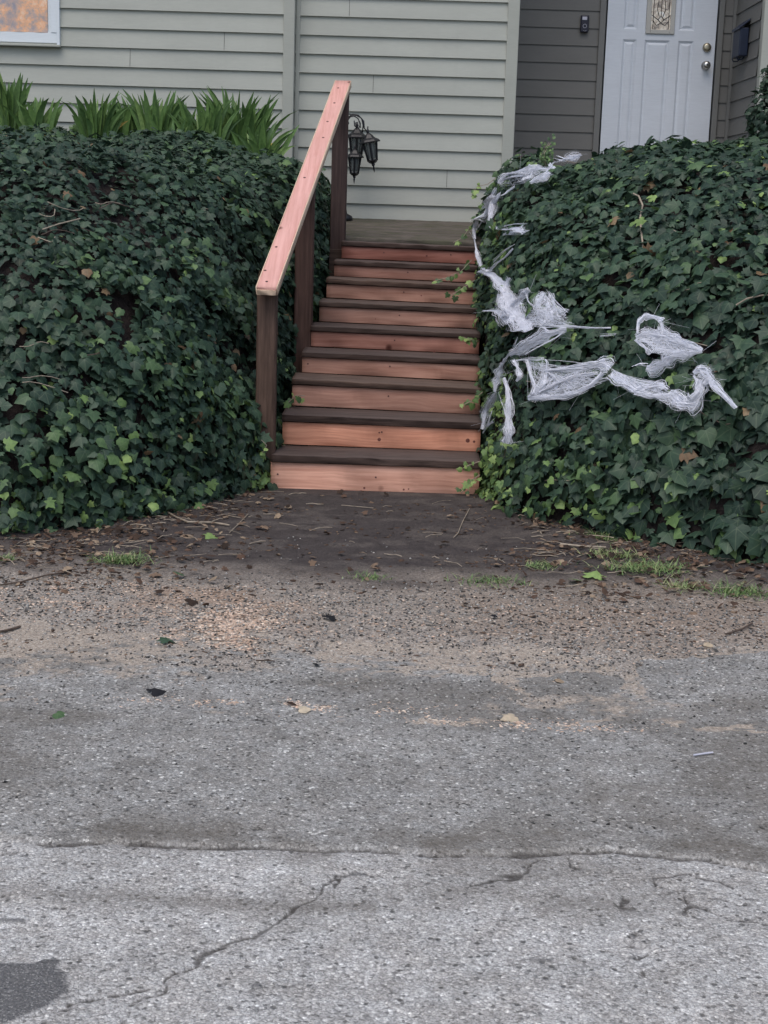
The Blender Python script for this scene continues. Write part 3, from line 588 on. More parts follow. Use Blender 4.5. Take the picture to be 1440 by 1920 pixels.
# window
wr = W(113.5, 20, YL)[0]; pr = W(90.5, 20, YL)[0]; pl = W(7.5, 20, YL)[0]; zw0 = W(60, 88, YL)[2]; zsill = W(60, 84, YL)[2]; zi = W(60, 61, YL)[2]; zp0 = W(60, 48, YL)[2]
wl_ = wr-1.25; zw1 = zw0+1.15; fr = pr-0
m = MB(); y0 = YL-.035
m.box((wr-.02, y0, zsill), (wr, YL+.05, zw1)); m.box((wl_, y0, zsill), (wl_+.02, YL+.05, zw1)); m.box((wl_+.02, y0, zw1-.05), (wr-.02, YL+.05, zw1))
m.box((pr+.02, y0+.008, zi), (wr-.02, YL+.05, zw1-.05)); m.box((wl_+.02, y0+.012, zsill+.012), (wr-.02, YL+.05, zi))
win = bevel(m.build('window', VINYL, house), .003)
m = MB(); m.box((wl_-.01, YL-.055, zw0), (wr+.006, YL+.04, zsill)); bevel(m.build('window_sill', TRIM, win), .003)
m = MB(); m.box((pr, y0+.016, zi), (pr+.02, YL+.04, zw1-.05)); m.box((pl, y0+.016, zi), (pr, YL+.04, zp0)); m.box((pl-.07, y0+.013, zi), (pl, YL+.04, zw1-.05)); m.box((pl, y0+.016, zw1-.09), (pr, YL+.04, zw1-.05)); bevel(m.build('sash', VINYL, win), .003)
m = MB(); m.box((pl, YL-.030, zp0), (pr, YL-.0275, zw1-.09)); m.box((wl_+.02, YL-.030, zi), (pl-.07, YL-.0275, zw1-.05)); m.build('pane', WGLASS, win)
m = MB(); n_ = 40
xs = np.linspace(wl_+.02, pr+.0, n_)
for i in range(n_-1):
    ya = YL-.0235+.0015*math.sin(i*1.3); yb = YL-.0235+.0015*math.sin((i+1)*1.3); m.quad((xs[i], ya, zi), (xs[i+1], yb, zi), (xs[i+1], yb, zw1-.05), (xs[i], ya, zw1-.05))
m.build('reflection_panel', REFL, win)  # added panel whose colour carries the reflected sunset, no cloth there

# ------------------------------------------------------------------ things on the walls
db = empty('doorbell', tuple(W(1096, 44, YD)), 'narrow black video doorbell on the grey porch siding left of the white door', 'doorbell')
a = W(1089.5, 28, YD-.03); b = W(1103, 61, YD-.03)
m = MB(); m.box((a[0], YD-.036, b[2]), (b[0], YD-.0125, a[2])); bevel(m.build('case', BLACKP, db), .006)
c = W(1096.3, 34.5, YD-.03); m = MB(); m.box((c[0]-.017, YD-.0385, c[2]-.011), (c[0]+.017, YD-.0365, c[2]+.011)); bevel(m.build('camera_window', GREYMARK, db), .001)
c = W(1096.3, 49, YD-.03); m = MB(); m.tube([(c[0]+.013*math.cos(t), YD-.038, c[2]+.013*math.sin(t)) for t in np.linspace(0, 2*math.pi, 17)], .0016, 5); m.build('button_ring', GREYMARK, db)
c = W(1096.3, 57, YD-.03); m = MB(); m.tube([(c[0]+.009*math.cos(t), YD-.038, c[2]+.006*math.sin(t)) for t in np.linspace(math.pi, 2*math.pi, 8)], .0012, 5); m.build('logo_mark', GREYMARK, db)
mbx = empty('mailbox', (XRW, 10.8, 2.4), 'dark navy wall mailbox on the porch side wall right of the white door', 'mailbox')
zt = W(1395, 46, 10.75)[2]; zo = W(1395, 108, 10.75)[2]
m = MB(); m.box((XRW-.075, 10.64, zo), (XRW-.013, 10.86, zt-.03)); bevel(m.build('box', NAVY, mbx), .008)
m = MB(); m.add([(XRW-.085, 10.63, zt-.045), (XRW-.085, 10.87, zt-.045), (XRW-.012, 10.87, zt+.015), (XRW-.012, 10.63, zt+.015), (XRW-.085, 10.63, zt-.028), (XRW-.085, 10.87, zt-.028), (XRW-.012, 10.87, zt+.03), (XRW-.012, 10.63, zt+.03)], [(0,1,2,3),(4,7,6,5),(0,4,5,1),(1,5,6,2),(2,6,7,3),(3,7,4,0)]); bevel(m.build('lid', NAVY, mbx), .003)
for yy in (10.68, 10.82): m = MB(); m.tube([(XRW-.02, yy, zo+.01), (XRW-.04, yy, zo-.02), (XRW-.07, yy, zo-.022), (XRW-.08, yy, zo-.002)], .004, 6); m.build('newspaper_hook', NAVY, mbx)

# ------------------------------------------------------------------ stairs
Y1, RUN = 6.75, .27
LPX = [(508.6,852.7),(528.5,776.8),(547,710),(565.7,660),(582.6,611),(598,565),(611.5,522),(626,488),(640,452)]
RPX = [(902,868),(904,793),(903,729),(902,675),(901,626),(900,579),(899,537),(899,500),(900,464)]
def plank(p0, p1, wv_, hv, n=26, jit=.0012, rad=.005, seed=0, worn=0):
    """board from p0 to p1 (centre of the cross-section), half vectors wv_ and hv"""
    p0, p1, wv_, hv = [np.array(q, float) for q in (p0, p1, wv_, hv)]; W_, H_ = np.linalg.norm(wv_), np.linalg.norm(hv); wu, hu = wv_/W_, hv/H_
    sec = []
    for sx, sy in ((-1,-1),(1,-1),(1,1),(-1,1)):
        c = (sx*(W_-rad), sy*(H_-rad)); a0 = {(-1,-1): math.pi, (1,-1): 1.5*math.pi, (1,1): 0, (-1,1): .5*math.pi}[(sx, sy)]
        for t in (0, .5, 1): a_ = a0+t*math.pi/2; sec.append((c[0]+rad*math.cos(a_), c[1]+rad*math.sin(a_)))
    vs = []; k = len(sec); L = p1-p0
    for i in range(n+1):
        t = i/n
        for j, (sa, sb) in enumerate(sec):
            ja = (float(vn(np.array(t*n*.35+seed*9.1), np.array(j*.7+seed), 5))-.5)*2*jit*2; jb = (float(vn(np.array(t*n*.8+seed*3.3), np.array(j*1.9), 9))-.5)*2*jit
            wn = worn*max(0, float(vn(np.array(t*n*.25+seed*5.7), np.array(3.1*seed), 6))-.55) if (sb > 0 and sa < 0) else 0
            vs.append(p0+L*t+wu*(sa+ja+wn)+hu*(sb+jb-wn*.7))
    fs = [(i*k+j, (i+1)*k+j, (i+1)*k+(j+1) % k, i*k+(j+1) % k) for i in range(n) for j in range(k)]+[tuple(range(k)), tuple(n*k+j for j in range(k-1, -1, -1))]
    return MB().add(vs, fs)
st = empty('staircase', (-.08, Y1, 0), 'nine-step wooden stairs of dark weathered treads and new orange risers climbing to the house', 'stairs')
rcol = [(1.34, 1.34, 1.26), (1.30, 1.12, .94), (.86, .86, .82), (.82, .82, .78), (.72, .64, .62), (.78, .79, .76), (.76, .76, .72), (.72, .70, .68), (.64, .50, .48)]
lab = ['pale pink lowest riser, dirt splashed', 'bright orange riser with a dark knot', None, None, None, None, None, None, 'darkest red riser under the landing']
KNOTM = m_plain('wood_knot', (.17, .06, .045), .7, 0, .5, 160)
KNOTS = [(1, 711, 824, .0085), (1, 711, 811, .004), (1, 877, 826, .010), (1, 889, 828, .006), (4, 814, 659, .008), (8, 800, 480, .006), (0, 757, 918, .005), (0, 683, 915, .005), (0, 766, 917, .004), (6, 790, 554, .004), (5, 704, 598, .003)]
TL = []; zprev_l = zprev_r = -.03
for k in range(9):
    Yk = Y1+k*RUN; a = W(*LPX[k], Yk); b = W(*RPX[k], Yk)
    if k == 0: b = W(902, 866, Yk)
    TL.append((a, b)); th = .034 if k < 2 else .027
    zl, zr_ = a[2], b[2]; depth = .292 if k < 8 else .20
    p0 = (a[0], Yk+depth/2, zl-th/2); p1 = (b[0], Yk+depth/2, zr_-th/2)
    m = plank(p0, p1, (0, depth/2, 0), (0, 0, th/2), 40, .0009, .004, k+1, .014)
    o = m.build('tread' if k < 8 else 'landing_board', TREADW, st, True, color=random.choice([(1,1,1),(.85,.85,.88),(1.1,1.05,1.0)]))
    # riser just behind the nosing
    yr = Yk+.013; zbl, zbr = zprev_l+.003, zprev_r+.003; ztl, ztr = zl-th-.002, zr_-th-.002
    if k == 0: xa = W(507, 915, yr)[0]
    else: xa = a[0]+.003
    hgt = (ztl-zbl+ztr-zbr)/2
    m = plank((xa, yr+.012, (zbl+ztl)/2), (b[0]-.004, yr+.012, (zbr+ztr)/2), (0, .012, 0), (0, 0, hgt/2), 30, .0006, .0025, k+20)
    r_ = m.build('riser', REDWOOD, st, True, color=rcol[k])
    if lab[k]: r_['label'] = lab[k]
    for px in ((.04,) if k in (0, 3) else ())+((.50,) if k != 8 else (.3, .8)):
        cx_ = xa+(b[0]-xa)*(px+random.uniform(-.01, .01)); cz_ = (zbl+ztl)/2+(.2*hgt if k != 1 else .28*hgt)
        MB().lathe([(.0042, 0), (.0042, .0008), (.001, .001)], (cx_, yr-.0006, cz_-.01), 8, (0, -1, 0)).build('screw', SCREW, r_)
    for kk, kx_, ky_, kr_ in KNOTS:
        if kk == k:
            q = W(kx_, ky_, yr); MB().lathe([(kr_, 0), (kr_*.6, .0006), (.0005, .0009)], (q[0], yr-.0004, q[2]), 14, (0, -1, 0)).build('knot', KNOTM, r_)
    zprev_l, zprev_r = zl, zr_
# landing deck boards, tilted up to the wall
aL, bL = W(652, 407, YM), W(872, 416, YM); aL[2] = 1.205; bL[2] = 1.20
nb = 8; y0_ = Y1+8*RUN+.205; y1_ = YM-.015
f0 = TL[8][0], TL[8][1]
for i in range(nb):
    ya = y0_+(y1_-y0_)*i/nb; yb = y0_+(y1_-y0_)*(i+1)/nb-.006; t = ((ya+yb)/2-Y1-8*RUN)/(YM-Y1-8*RUN)
    z_ = f0[0][2]*(1-t)+1.207*t; zR = f0[1][2]*(1-t)+1.203*t; sl_ = (1.205-f0[0][2])/(YM-Y1-8*RUN)
    m = plank((-.445+.01*random.random(), (ya+yb)/2, z_-.018), (.80, (ya+yb)/2, zR-.018), (0, (yb-ya)/2, (yb-ya)/2*sl_), (0, 0, .018), 40, .0012, .004, i+50)
    m.build('deck_board', LANDW, st, True)
MB().box((-.42, 9.0, 0), (.8, 9.05, 1.03)).build('deck_frame', TREADW, st, color=(1,1,1)); MB().box((-.42, 10.2, 0), (.8, 10.24, 1.12)).build('deck_frame', TREADW, st, color=(1,1,1))
for xo, nm in ((.028, 0), (-.03, 1)):      # stringers
    m = MB(); pts = []
    A_ = np.array(TL[0][nm]); B_ = np.array(TL[8][nm]); x0 = A_[0]+(xo if nm == 0 else -.06); x1 = B_[0]+(xo if nm == 0 else -.06)
    for (x, y, z) in ((x0, Y1+.06, -.05), (x1, Y1+8*RUN+.06, B_[2]-.16)):
        pass
    m.add([(x0, Y1+.05, -.05), (x0+.035, Y1+.05, -.05), (x1+.035, Y1+8*RUN+.05, B_[2]-.30), (x1, Y1+8*RUN+.05, B_[2]-.30),
           (x0, Y1+.05, A_[2]-.19), (x0+.035, Y1+.05, A_[2]-.19), (x1+.035, Y1+8*RUN+.05, B_[2]-.20), (x1, Y1+8*RUN+.05, B_[2]-.20)],
          [(0,3,2,1),(4,5,6,7),(0,1,5,4),(1,2,6,5),(2,3,7,6),(3,0,4,7)])
    m.build('stringer', TREADW, st, color=(.8,.8,.8))

# ------------------------------------------------------------------ handrail
hr = empty('handrail', (-.6, 6.8, 0), 'sloping fresh pink wooden rail on three old dark posts left of the steps', 'handrail')
Ya, Yb_ = 6.70, 9.16
a = (W(482.5, 537, Ya)+W(516.5, 540, Ya))/2; b = (W(630.5, 150.5, Yb_)+W(656, 151.5, Yb_))/2
dv = b-a; L = np.linalg.norm(dv); du = dv/L; side_ = np.cross(du, (0, 0, 1)); side_ /= np.linalg.norm(side_); nu = np.cross(side_, du)
hw, hh_ = .0445, .019
rail = plank(a-nu*hh_, b-nu*hh_, side_*hw, nu*hh_, 30, .0006, .004, 3).build('rail', RAILW, hr, True)
# pale sapwood strip along both edges, a proud 1 mm layer
for s in (-1, 1):
    e = plank(a-nu*hh_+side_*s*(hw+.0015)+nu*.000, b-nu*hh_+side_*s*(hw+.0015), side_*.0025, nu*(hh_+.0005), 20, .0004, .001, 5+s).build('sapwood_edge', RAILEDGE, rail, True)
plank(a-nu*hh_*1.0-side_*hw*.97-du*.002-nu*.006, a-nu*hh_*1.0+side_*hw*.97-du*.002-nu*.006, du*.003, nu*.0125, 8, .0005, .001, 9).build('end_grain', RAILEDGE, rail, True)
for px, py in ((497,507),(500,528),(518,463),(571,333),(614,228),(627,193),(634,165),(606,258)):
    d = ray(px, py); t = ((a-CAM)@nu)/(d@nu); p = CAM+d*t
    m = MB(); m.lathe([(.0065, 0), (.0065, .0012), (.002, .0015)], tuple(p), 10, tuple(nu)); m.build('screw', SCREW, rail)
def post(x0, x1, yf, zbot, col):
    xc = (x0+x1)/2; w_ = x1-x0; yc = yf+w_/2
    # height of the rail underside above this point
    t = (yf-a[1])/dv[1]; zt_ = (a+dv*t)[2]-2*hh_/nu[2]-.001; sl2 = dv[2]/dv[1]
    m = MB(); n = 14; sec = [(-1,-1),(1,-1),(1,1),(-1,1)]; c_ = .006; vs = []
    prof = []
    h = w_/2
    for sx, sy in sec:
        if sx*sy > 0: prof += [(sx*h, sy*(h-c_)), (sx*(h-c_), sy*h)]
        else: prof += [(sx*(h-c_), sy*h), (sx*h, sy*(h-c_))]
    k = len(prof)
    for i in range(n+1):
        for j, (qx, qy) in enumerate(prof):
            top = zt_+sl2*(qy+h) if i == n else None
            z = zbot+(zt_-zbot)*i/n if i < n else top
            vs.append((xc+qx+(random.random()-.5)*.0016, yc+qy+(random.random()-.5)*.0016, z))
    m.add(vs, [(i*k+j, i*k+(j+1) % k, (i+1)*k+(j+1) % k, (i+1)*k+j) for i in range(n) for j in range(k)]+[tuple(range(k-1, -1, -1)), tuple(n*k+j for j in range(k))])
    return m.build('post', POSTW, hr, False, col)
p1 = post(W(481, 600, 6.80)[0], W(518, 600, 6.80)[0], 6.80, -.1, (1.25, 1.15, 1.05))
p2 = post(W(552, 530, 7.85)[0], W(586, 530, 7.85)[0], 7.85, .2, (1.15, .95, .90))
p3 = post(W(622.5, 260, 9.06)[0], W(652, 260, 9.06)[0], 9.06, .8, (.85, .80, .85))
m = MB(); q0 = W(476, 840, 6.84); m.box((q0[0], 6.86, -.1), (q0[0]+.05, 6.90, q0[2])); bevel(m.build('brace', POSTW, hr, color=(.7, .6, .6)), .004)

# ------------------------------------------------------------------ lamp post with three lanterns
lx = W(651, 400, 10.1); lp = empty('lamp_post', (lx[0]-.02, 10.1, 1.19), 'black iron lamp post with three hanging lanterns behind the top rail post', 'lamp post')
bx = lx[0]-.02
m = MB(); m.lathe([(.055, 0), (.058, .02), (.05, .035), (.02, .05), (.014, .08)], (bx+.0, 10.1, 1.185), 18); m.build('base', METAL, lp, True)
m = MB(); m.lathe([(.013, .05), (.013, .62), (.02, .63), (.013, .645), (.008, .69)], (bx, 10.1, 1.185), 12); m.build('pole', METAL, lp, True)
def lantern(cx, cy, cz, s, tilt, arm):
    """cz = level of the brim; body hangs below"""
    R_ = Matrix.Rotation(tilt, 4, 'Y'); T_ = Matrix.Translation((cx, cy, cz)) @ R_
    def tr(m): m.v = [tuple(T_ @ Vector(v)) for v in m.v]; return m
    n = 6; ang = [math.pi/6+2*math.pi*k/n for k in range(n)]
    fr = MB()
    for t in ang: fr.tube([(.052*s*math.cos(t), .052*s*math.sin(t), -.004*s), (.034*s*math.cos(t), .034*s*math.sin(t), -.115*s)], .0066*s, 4)
    fr.lathe([(.036*s, -.112*s), (.038*s, -.12*s), (.024*s, -.135*s), (.01*s, -.142*s)], n=6)
    fo = tr(fr).build('lantern', METAL, lp)
    m = MB(); m.lathe([(.070*s, -.006*s), (.071*s, .000), (.060*s, .012*s), (.040*s, .024*s), (.022*s, .046*s), (.010*s, .056*s)], n=6); tr(m).build('lantern_roof', METAL, fo)
    m = MB(); m.lathe([(.010*s, .055*s), (.006*s, .062*s), (.010*s, .07*s), (.003*s, .09*s)], n=8); tr(m).build('top_finial', METAL, fo, True)
    m = MB(); m.lathe([(.010*s, -.140*s), (.012*s, -.15*s), (.005*s, -.16*s), (.007*s, -.168*s), (.001, -.20*s)], n=8); tr(m).build('bottom_finial', METAL, fo, True)
    m = MB(); m.lathe([(.030*s, -.11*s), (.046*s, -.008*s)], n=6); tr(m).build('glass', GL, fo)
    if arm: m = MB(); m.tube(arm, .0045, 6); m.build('arm', METAL, lp, True)
def lw(Y, px, py): return W(px, py, Y)
c = lw(10.06, 669, 257); lantern(c[0], 10.08, c[2], 1.05, 0, [lw(10.08, *p) for p in ((650,213),(660,215),(671,222),(676,232),(672,242),(665,236),(664,226))])
c = lw(9.98, 665, 294); lantern(c[0], 10.00, c[2], .86, 0, [lw(10.02, *p) for p in ((650,228),(657,219),(668,216),(678,222),(681,236),(679,250))])
c = lw(9.95, 693, 266); lantern(c[0], 9.97, c[2], .98, -.19, [lw(9.98, *p) for p in ((650,222),(662,214),(672,216),(681,226),(683,240),(690,250))])
for pts in (((668,243),(667,230),(674,228),(676,240)), ((682,226),(683,238)), ((690,237),(688,250))): m = MB(); m.tube([lw(9.99, *p) for p in pts], .004, 5); m.build('scrollwork', METAL, lp, True)

# ------------------------------------------------------------------ strap-leaved plants by the wall
def strap(px, py, Y, n, hgt, spread, label, yellow=2, lean=0):
    base = W(px, py, Y); rt = empty('strap_leaf_plant', tuple(base), label, 'plant', 'strap-leaved plants along the house wall')
    V = []; T = []; tt = []; lf = []; SEG = 7
    for i in range(int(n*1.5)):
        yl = i < yellow; a_ = random.uniform(-math.pi, math.pi); tilt = abs(random.gauss(.10, .17))*spread+.03; L = hgt*1.16*random.uniform(.55, 1.1)*(.7 if yl else 1); wd = random.uniform(.013, .024)
        if yl: tilt += .7
        dx_, dy_ = math.cos(a_), math.sin(a_)*.45; p = np.array([base[0]+dx_*random.uniform(0, .10), base[1]+dy_*random.uniform(0, .08), base[2]-.06])
        th = tilt; bend = random.uniform(.01, .12)*(1+spread*.4); fa = random.uniform(-.8, .8); wdir = np.array([math.cos(fa), math.sin(fa)*.7, 0]); b0 = len(V); tv = random.uniform(.88, 1) if yl else random.uniform(0, .8)**1.3
        for s in range(SEG+1):
            t = s/SEG; wdt = wd*(1-t**3)*(.8+.5*t)+.0012
            mid = p+np.array([0, .004, 0])*(1-t); V += [p-wdir*wdt, mid-np.array([0, -.004, 0])*0, p+wdir*wdt]
            V[-2] = p+np.array([0, .35*wdt, 0]); tt += [tv]*3; lf += [(0, t, 0)]*3
            if s < SEG: 
                for j in (0, 1): q = b0+s*3+j; T += [(q, q+1, q+4, q+3)]
            step = L/SEG; p = p+np.array([dx_*math.sin(th)+lean*.02, dy_*math.sin(th), math.cos(th)])*step; th += bend*(.4+1.6*t)
    me = tri_mesh('leaves', V, T, {'tint': tt}, {'lf': lf}); link('leaves', me, STRAP, rt, True)
strap(15, 232, 9.4, 34, .30, 1.0, 'strap-leaved plant at the left edge of the photo, under the window')
strap(70, 240, 9.3, 20, .23, 1.1, 'small strap-leaved plant just right of the one at the left edge')
strap(178, 250, 9.3, 26, .27, .9, 'strap-leaved plant with one yellow leaf, standing apart below and right of the window')
strap(215, 258, 9.4, 22, .24, 1.1, 'short strap-leaved plant between two taller ones, third clump from the left', 1)
strap(292, 265, 9.4, 34, .32, .9, 'tall upright strap-leaved plant in the middle of the row', 1)
strap(325, 280, 9.2, 18, .22, 1.3, 'low spreading strap-leaved plant left of the biggest clump', 2)
strap(385, 288, 9.3, 36, .34, 1.0, 'strap-leaved plant with several yellow leaves at its foot, left part of the biggest clump', 4)
strap(438, 290, 9.4, 40, .40, .9, 'tallest strap-leaved plant, right of the yellow-footed one', 2)
strap(490, 305, 9.2, 24, .28, 1.7, 'drooping strap-leaved plant nearest the corner board, one leaf hanging to the right', 2, 1)
strap(350, 282, 9.45, 26, .30, 1.0, 'strap-leaved plant tucked behind the left part of the biggest clump', 1)
strap(465, 296, 9.45, 30, .36, 1.1, 'tall strap-leaved plant right behind the tallest one', 1)
strap(250, 262, 9.45, 26, .28, 1.0, 'strap-leaved plant left of the tall upright one, mid row', 1)
# dark shrub at the right edge
def shrub(name, c, rad, n, sz, tint, label, cat, stem_h=.4):
    rt = empty(name, (c[0], c[1], c[2]-rad[2]), label, cat); d = RNG.normal(0, 1, (n, 3)); d /= np.linalg.norm(d, axis=1, keepdims=True); rr = RNG.uniform(.35, 1.0, (n, 1))**.6
    P = np.array(c)+d*rr*np.array(rad)*(1+.35*(fbm(d[:,0]*2+5, d[:,2]*2+d[:,1]*2, 6)-.5)[:, None]); make_leaves('foliage', P, d, RNG.uniform(.6, 1.3, n)*sz, RNG.uniform(*tint, n), IVY, rt, proto=1)
    m = MB()
    for i in range(7):
        e = np.array(c)+RNG.normal(0, .5, 3)*np.array(rad); m.tube([(c[0], c[1], c[2]-rad[2]-.1), ((c[0]+e[0])/2, (c[1]+e[1])/2, c[2]-rad[2]*.3), e], [.008, .006, .003], 5)
    m.build('stems', DVINE, rt)
c = W(1432, 215, 9.6); shrub('shrub', (c[0]+.06, 9.6, c[2]-.02), (.17, .18, .22), 900, .036, (.0, .5), 'small dark green shrub in front of the pale corner board at the right edge', 'shrub')
c = W(1436, 150, 9.6); shrub('shrub', (c[0]+.07, 9.65, c[2]), (.10, .1, .12), 260, .034, (.0, .5), 'upper dark sprig of leaves rising against the right corner board', 'shrub')
# feathery sprout on the ivy top
sp_ = empty('leafy_sprout', tuple(W(1025, 312, 8.9)), 'bright green feathery sprout rising from the ivy top before the porch siding', 'plant')
c = W(1025, 290, 8.9); P = np.array(c)+RNG.normal(0, 1, (130, 3))*np.array([.018, .02, .036]); make_leaves('leaves', P, np.tile([0, -1, .2], (130, 1)), RNG.uniform(.012, .022, 130), RNG.uniform(.66, .85, 130), IVY, sp_, proto=1)
m = MB(); 
for i in range(4): m.tube([W(1025, 325, 8.9), c+RNG.normal(0, .01, 3), c+np.array([RNG.normal(0, .015), 0, .07])], .0018, 5)
m.build('stems', VINE, sp_)

# ------------------------------------------------------------------ stretched fake web
GW = 'fake spider web stretched over the right-hand ivy'
class Web:
    def __init__(s): s.V = []; s.T = []; s.M = MB(); s.E = []
    def fibre(s, pts, r):
        pts = np.asarray(pts); m = len(pts); b = sum(len(q) for q in s.V); t = np.gradient(pts, axis=0); t /= np.linalg.norm(t, axis=1, keepdims=True)+1e-9
        a = np.cross(t, fw); a /= np.linalg.norm(a, axis=1, keepdims=True)+1e-9; c = np.cross(t, a); rr = np.full((m, 1), r)*(1+.5*RNG.random((m, 1)))
        ring = np.stack([pts+rr*(math.cos(q)*a+math.sin(q)*c) for q in (0, 2.094, 4.189)], 1).reshape(-1, 3); s.V.append(ring)
        i = np.arange(m-1)
        for k in range(3): s.T.append(np.stack([i*3+k, i*3+(k+1) % 3, (i+1)*3+(k+1) % 3, (i+1)*3+k], 1)+b)
    def pin(s, x, y, lift):
        return march(x, y, hWeb, .02+lift*.2)
    def strand(s, ctl, n, lift=.075, r=.0006, wsc=1.0, sheet=True):
        """ctl: (px, py, width px). n fibres bundled along it, over a torn gauze ribbon"""
        A_ = [s.pin(x, y, lift) for x, y, _ in ctl]; wd = np.array([c_[2]*np.linalg.norm(p-CAM)/F*.5*wsc for c_, p in zip(ctl, A_)]); A_ = np.array(A_); m = len(A_)
        tt = np.linspace(0, m-1, (m-1)*6+1)
        C_ = np.stack([np.interp(tt, range(m), A_[:, k]) for k in range(3)], 1)
        if m > 2:
            for _ in range(3): C_[1:-1] = (C_[:-2]+2*C_[1:-1]+C_[2:])/4
        Wd = np.interp(tt, range(m), wd)*(1+.9*(vn(tt*2.3, tt*0+ctl[0][0], 77)-.5)); T_ = np.gradient(C_, axis=0); T_ /= np.linalg.norm(T_, axis=1, keepdims=True)+1e-9
        Sd = np.cross(T_, fw); Sd /= np.linalg.norm(Sd, axis=1, keepdims=True)+1e-9
        if sheet and max(c_[2] for c_ in ctl) > 9:
            K = 5; vs = []; L = len(tt)
            for i in range(L):
                for k in range(K):
                    u = (k/(K-1)-.5)*2; e = 1+.5*(float(vn(np.array(tt[i]*4.1), np.array(k*3.+ctl[0][1]), 31))-.5)
                    s.E.append((1-abs(u))*(1 if 0 < i < L-1 else 0))
                    vs.append(C_[i]+Sd[i]*Wd[i]*u*e*1.25+fw*(.006*math.sin(tt[i]*7+k*2.1)+.004))
            s.M.add(vs, [(i*K+k, i*K+k+1, (i+1)*K+k+1, (i+1)*K+k) for i in range(L-1) for k in range(K-1)])
        for i in range(int(n*.62)):
            ph = RNG.uniform(0, 50); o0, o1 = RNG.uniform(-1, 1, 2); o0 = .75*o0+.25*o1; o1 = .35*o0+.65*o1
            lo = np.linspace(o0, o1, len(tt))*.95+1.0*(vn(tt*.8+ph, np.full_like(tt, i*1.7), 3)-.5)
            dp = (vn(tt*.9+ph, np.full_like(tt, i*3.1), 5)-.5)*.022
            k0, k1 = 0, len(tt)
            if RNG.random() < .6: k0 = int(RNG.uniform(0, .6)*len(tt)); k1 = max(k0+5, int(k0+RNG.uniform(.25, .8)*len(tt)))
            pts = (C_+Sd*(lo*Wd)[:, None]+fw*dp[:, None])[k0:k1]
            if len(pts) > 2: s.fibre(pts, r*RNG.uniform(.5, 1.6))
        # stray threads that run off to a leaf
        for i in range(int(n*.08)):
            k = RNG.integers(0, len(tt)); a = C_[k]+Sd[k]*Wd[k]*RNG.choice([-1, 1])*.8; b = a+CR*RNG.normal(0, .045)+CU*RNG.normal(-.005, .035)+fw*.02; t = np.linspace(0, 1, 5)[:, None]
            s.fibre(a*(1-t)+b*t, r*.45)
    def net(s, poly, n, lift=.08, r=.00042, sag=.012, sheet=True):
        P_ = [s.pin(x, y, lift) for x, y in poly]; m = len(P_)
        if sheet:
            c = sum(P_)/m; N_ = 6; vs = []; rim = []
            for k in range(m):
                for t in (0, .33, .66): rim.append(P_[k]*(1-t)+P_[(k+1) % m]*t-(P_[k]+P_[(k+1) % m]-2*c)*.26*math.sin(math.pi*t))
            R_ = len(rim); s.E += [.75]+[(.75, .75, .7, .6, .4, .0)[j-1] for j in range(1, N_+1) for q in rim]
            for j in range(1, N_+1):
                for q in rim: vs.append(c+(q-c)*(j/N_)+fw*(.010*float(vn(np.array(q[0]*40), np.array(j*1.3), 8))))
            s.M.add([c]+vs, [(0, 1+i, 1+(i+1) % R_) for i in range(R_)]+[(1+j*R_+i, 1+(j+1)*R_+i, 1+(j+1)*R_+(i+1) % R_, 1+j*R_+(i+1) % R_) for j in range(N_-1) for i in range(R_)])
        def pt(t): k = int(t) % m; f_ = t-int(t); return P_[k]*(1-f_)+P_[(k+1) % m]*f_
        for i in range(n):
            a_ = RNG.uniform(0, m); a_ = round(a_)+RNG.normal(0, .12) if RNG.random() < .6 else a_; a_ %= m; b_ = a_+RNG.uniform(.2, .8)*m; cc = sum(P_)/m; p, q = [cc+(z_-cc)*RNG.uniform(.35, 1.02)**.5 for z_ in (pt(a_), pt(b_ % m))]; t = np.linspace(0, 1, 6)[:, None]
            s.fibre(p*(1-t)+q*t+np.array([0, -.005, -1])*np.sin(math.pi*t)*RNG.uniform(-.4, 1)*sag, r*RNG.uniform(.5, 1.8))
    def build(s, label):
        me = tri_mesh('spider_web', np.concatenate(s.V), np.concatenate(s.T)); o = link('spider_web', me, WEB); tag(o, label, 'spider web', GW)
        if s.M.v:
            g = s.M.me('gauze'); at = g.attributes.new('edge', 'FLOAT', 'POINT'); at.data.foreach_set('value', s.E); link('gauze', g, GAUZE, o, True)
        return o
gz_ = Mt('web_gauze', .9, .1); v = gz_.coord(); gz_.col((.88, .90, .98))
n1_ = gz_.noise(gz_.coord((1, 1, 1)), 26, 5, .7, 1.5); n2_ = gz_.n('TexVoronoi', feature='DISTANCE_TO_EDGE', i_Vector=v, i_Scale=95.).outputs['Distance']
ed_ = gz_.attr('edge').outputs['Fac']; n1_ = gz_.math('ADD', n1_, gz_.math('MULTIPLY', gz_.math('SUBTRACT', ed_, .66), .50))
al = gz_.math('ADD', gz_.math('MULTIPLY', gz_.ramp(n1_, [(.44, (0,0,0)), (.60, (1,1,1))]), .80), gz_.math('MULTIPLY', gz_.math('MULTIPLY', gz_.ramp(n2_, [(.0, (1,1,1)), (.12, (0,0,0))]), gz_.ramp(ed_, [(0, (0,0,0)), (.4, (1,1,1))])), .35))
gz_.set(gz_.b.inputs['Alpha'], al); GAUZE = gz_.m
w1 = Web()
w1.strand([(935,345,10),(948,330,22),(965,322,24),(985,318,18),(1008,317,14),(1028,316,16),(1036,310,12)], 110)
w1.strand([(940,340,26),(960,330,26),(978,330,10)], 60); w1.strand([(994,343,4),(1005,336,10),(1020,332,18),(1032,322,18),(1040,312,10)], 70)
w1.strand([(1040,298,8),(1055,300,14),(1072,296,18),(1088,292,12)], 60); w1.strand([(1045,292,6),(1065,300,8),(1090,290,8)], 30)
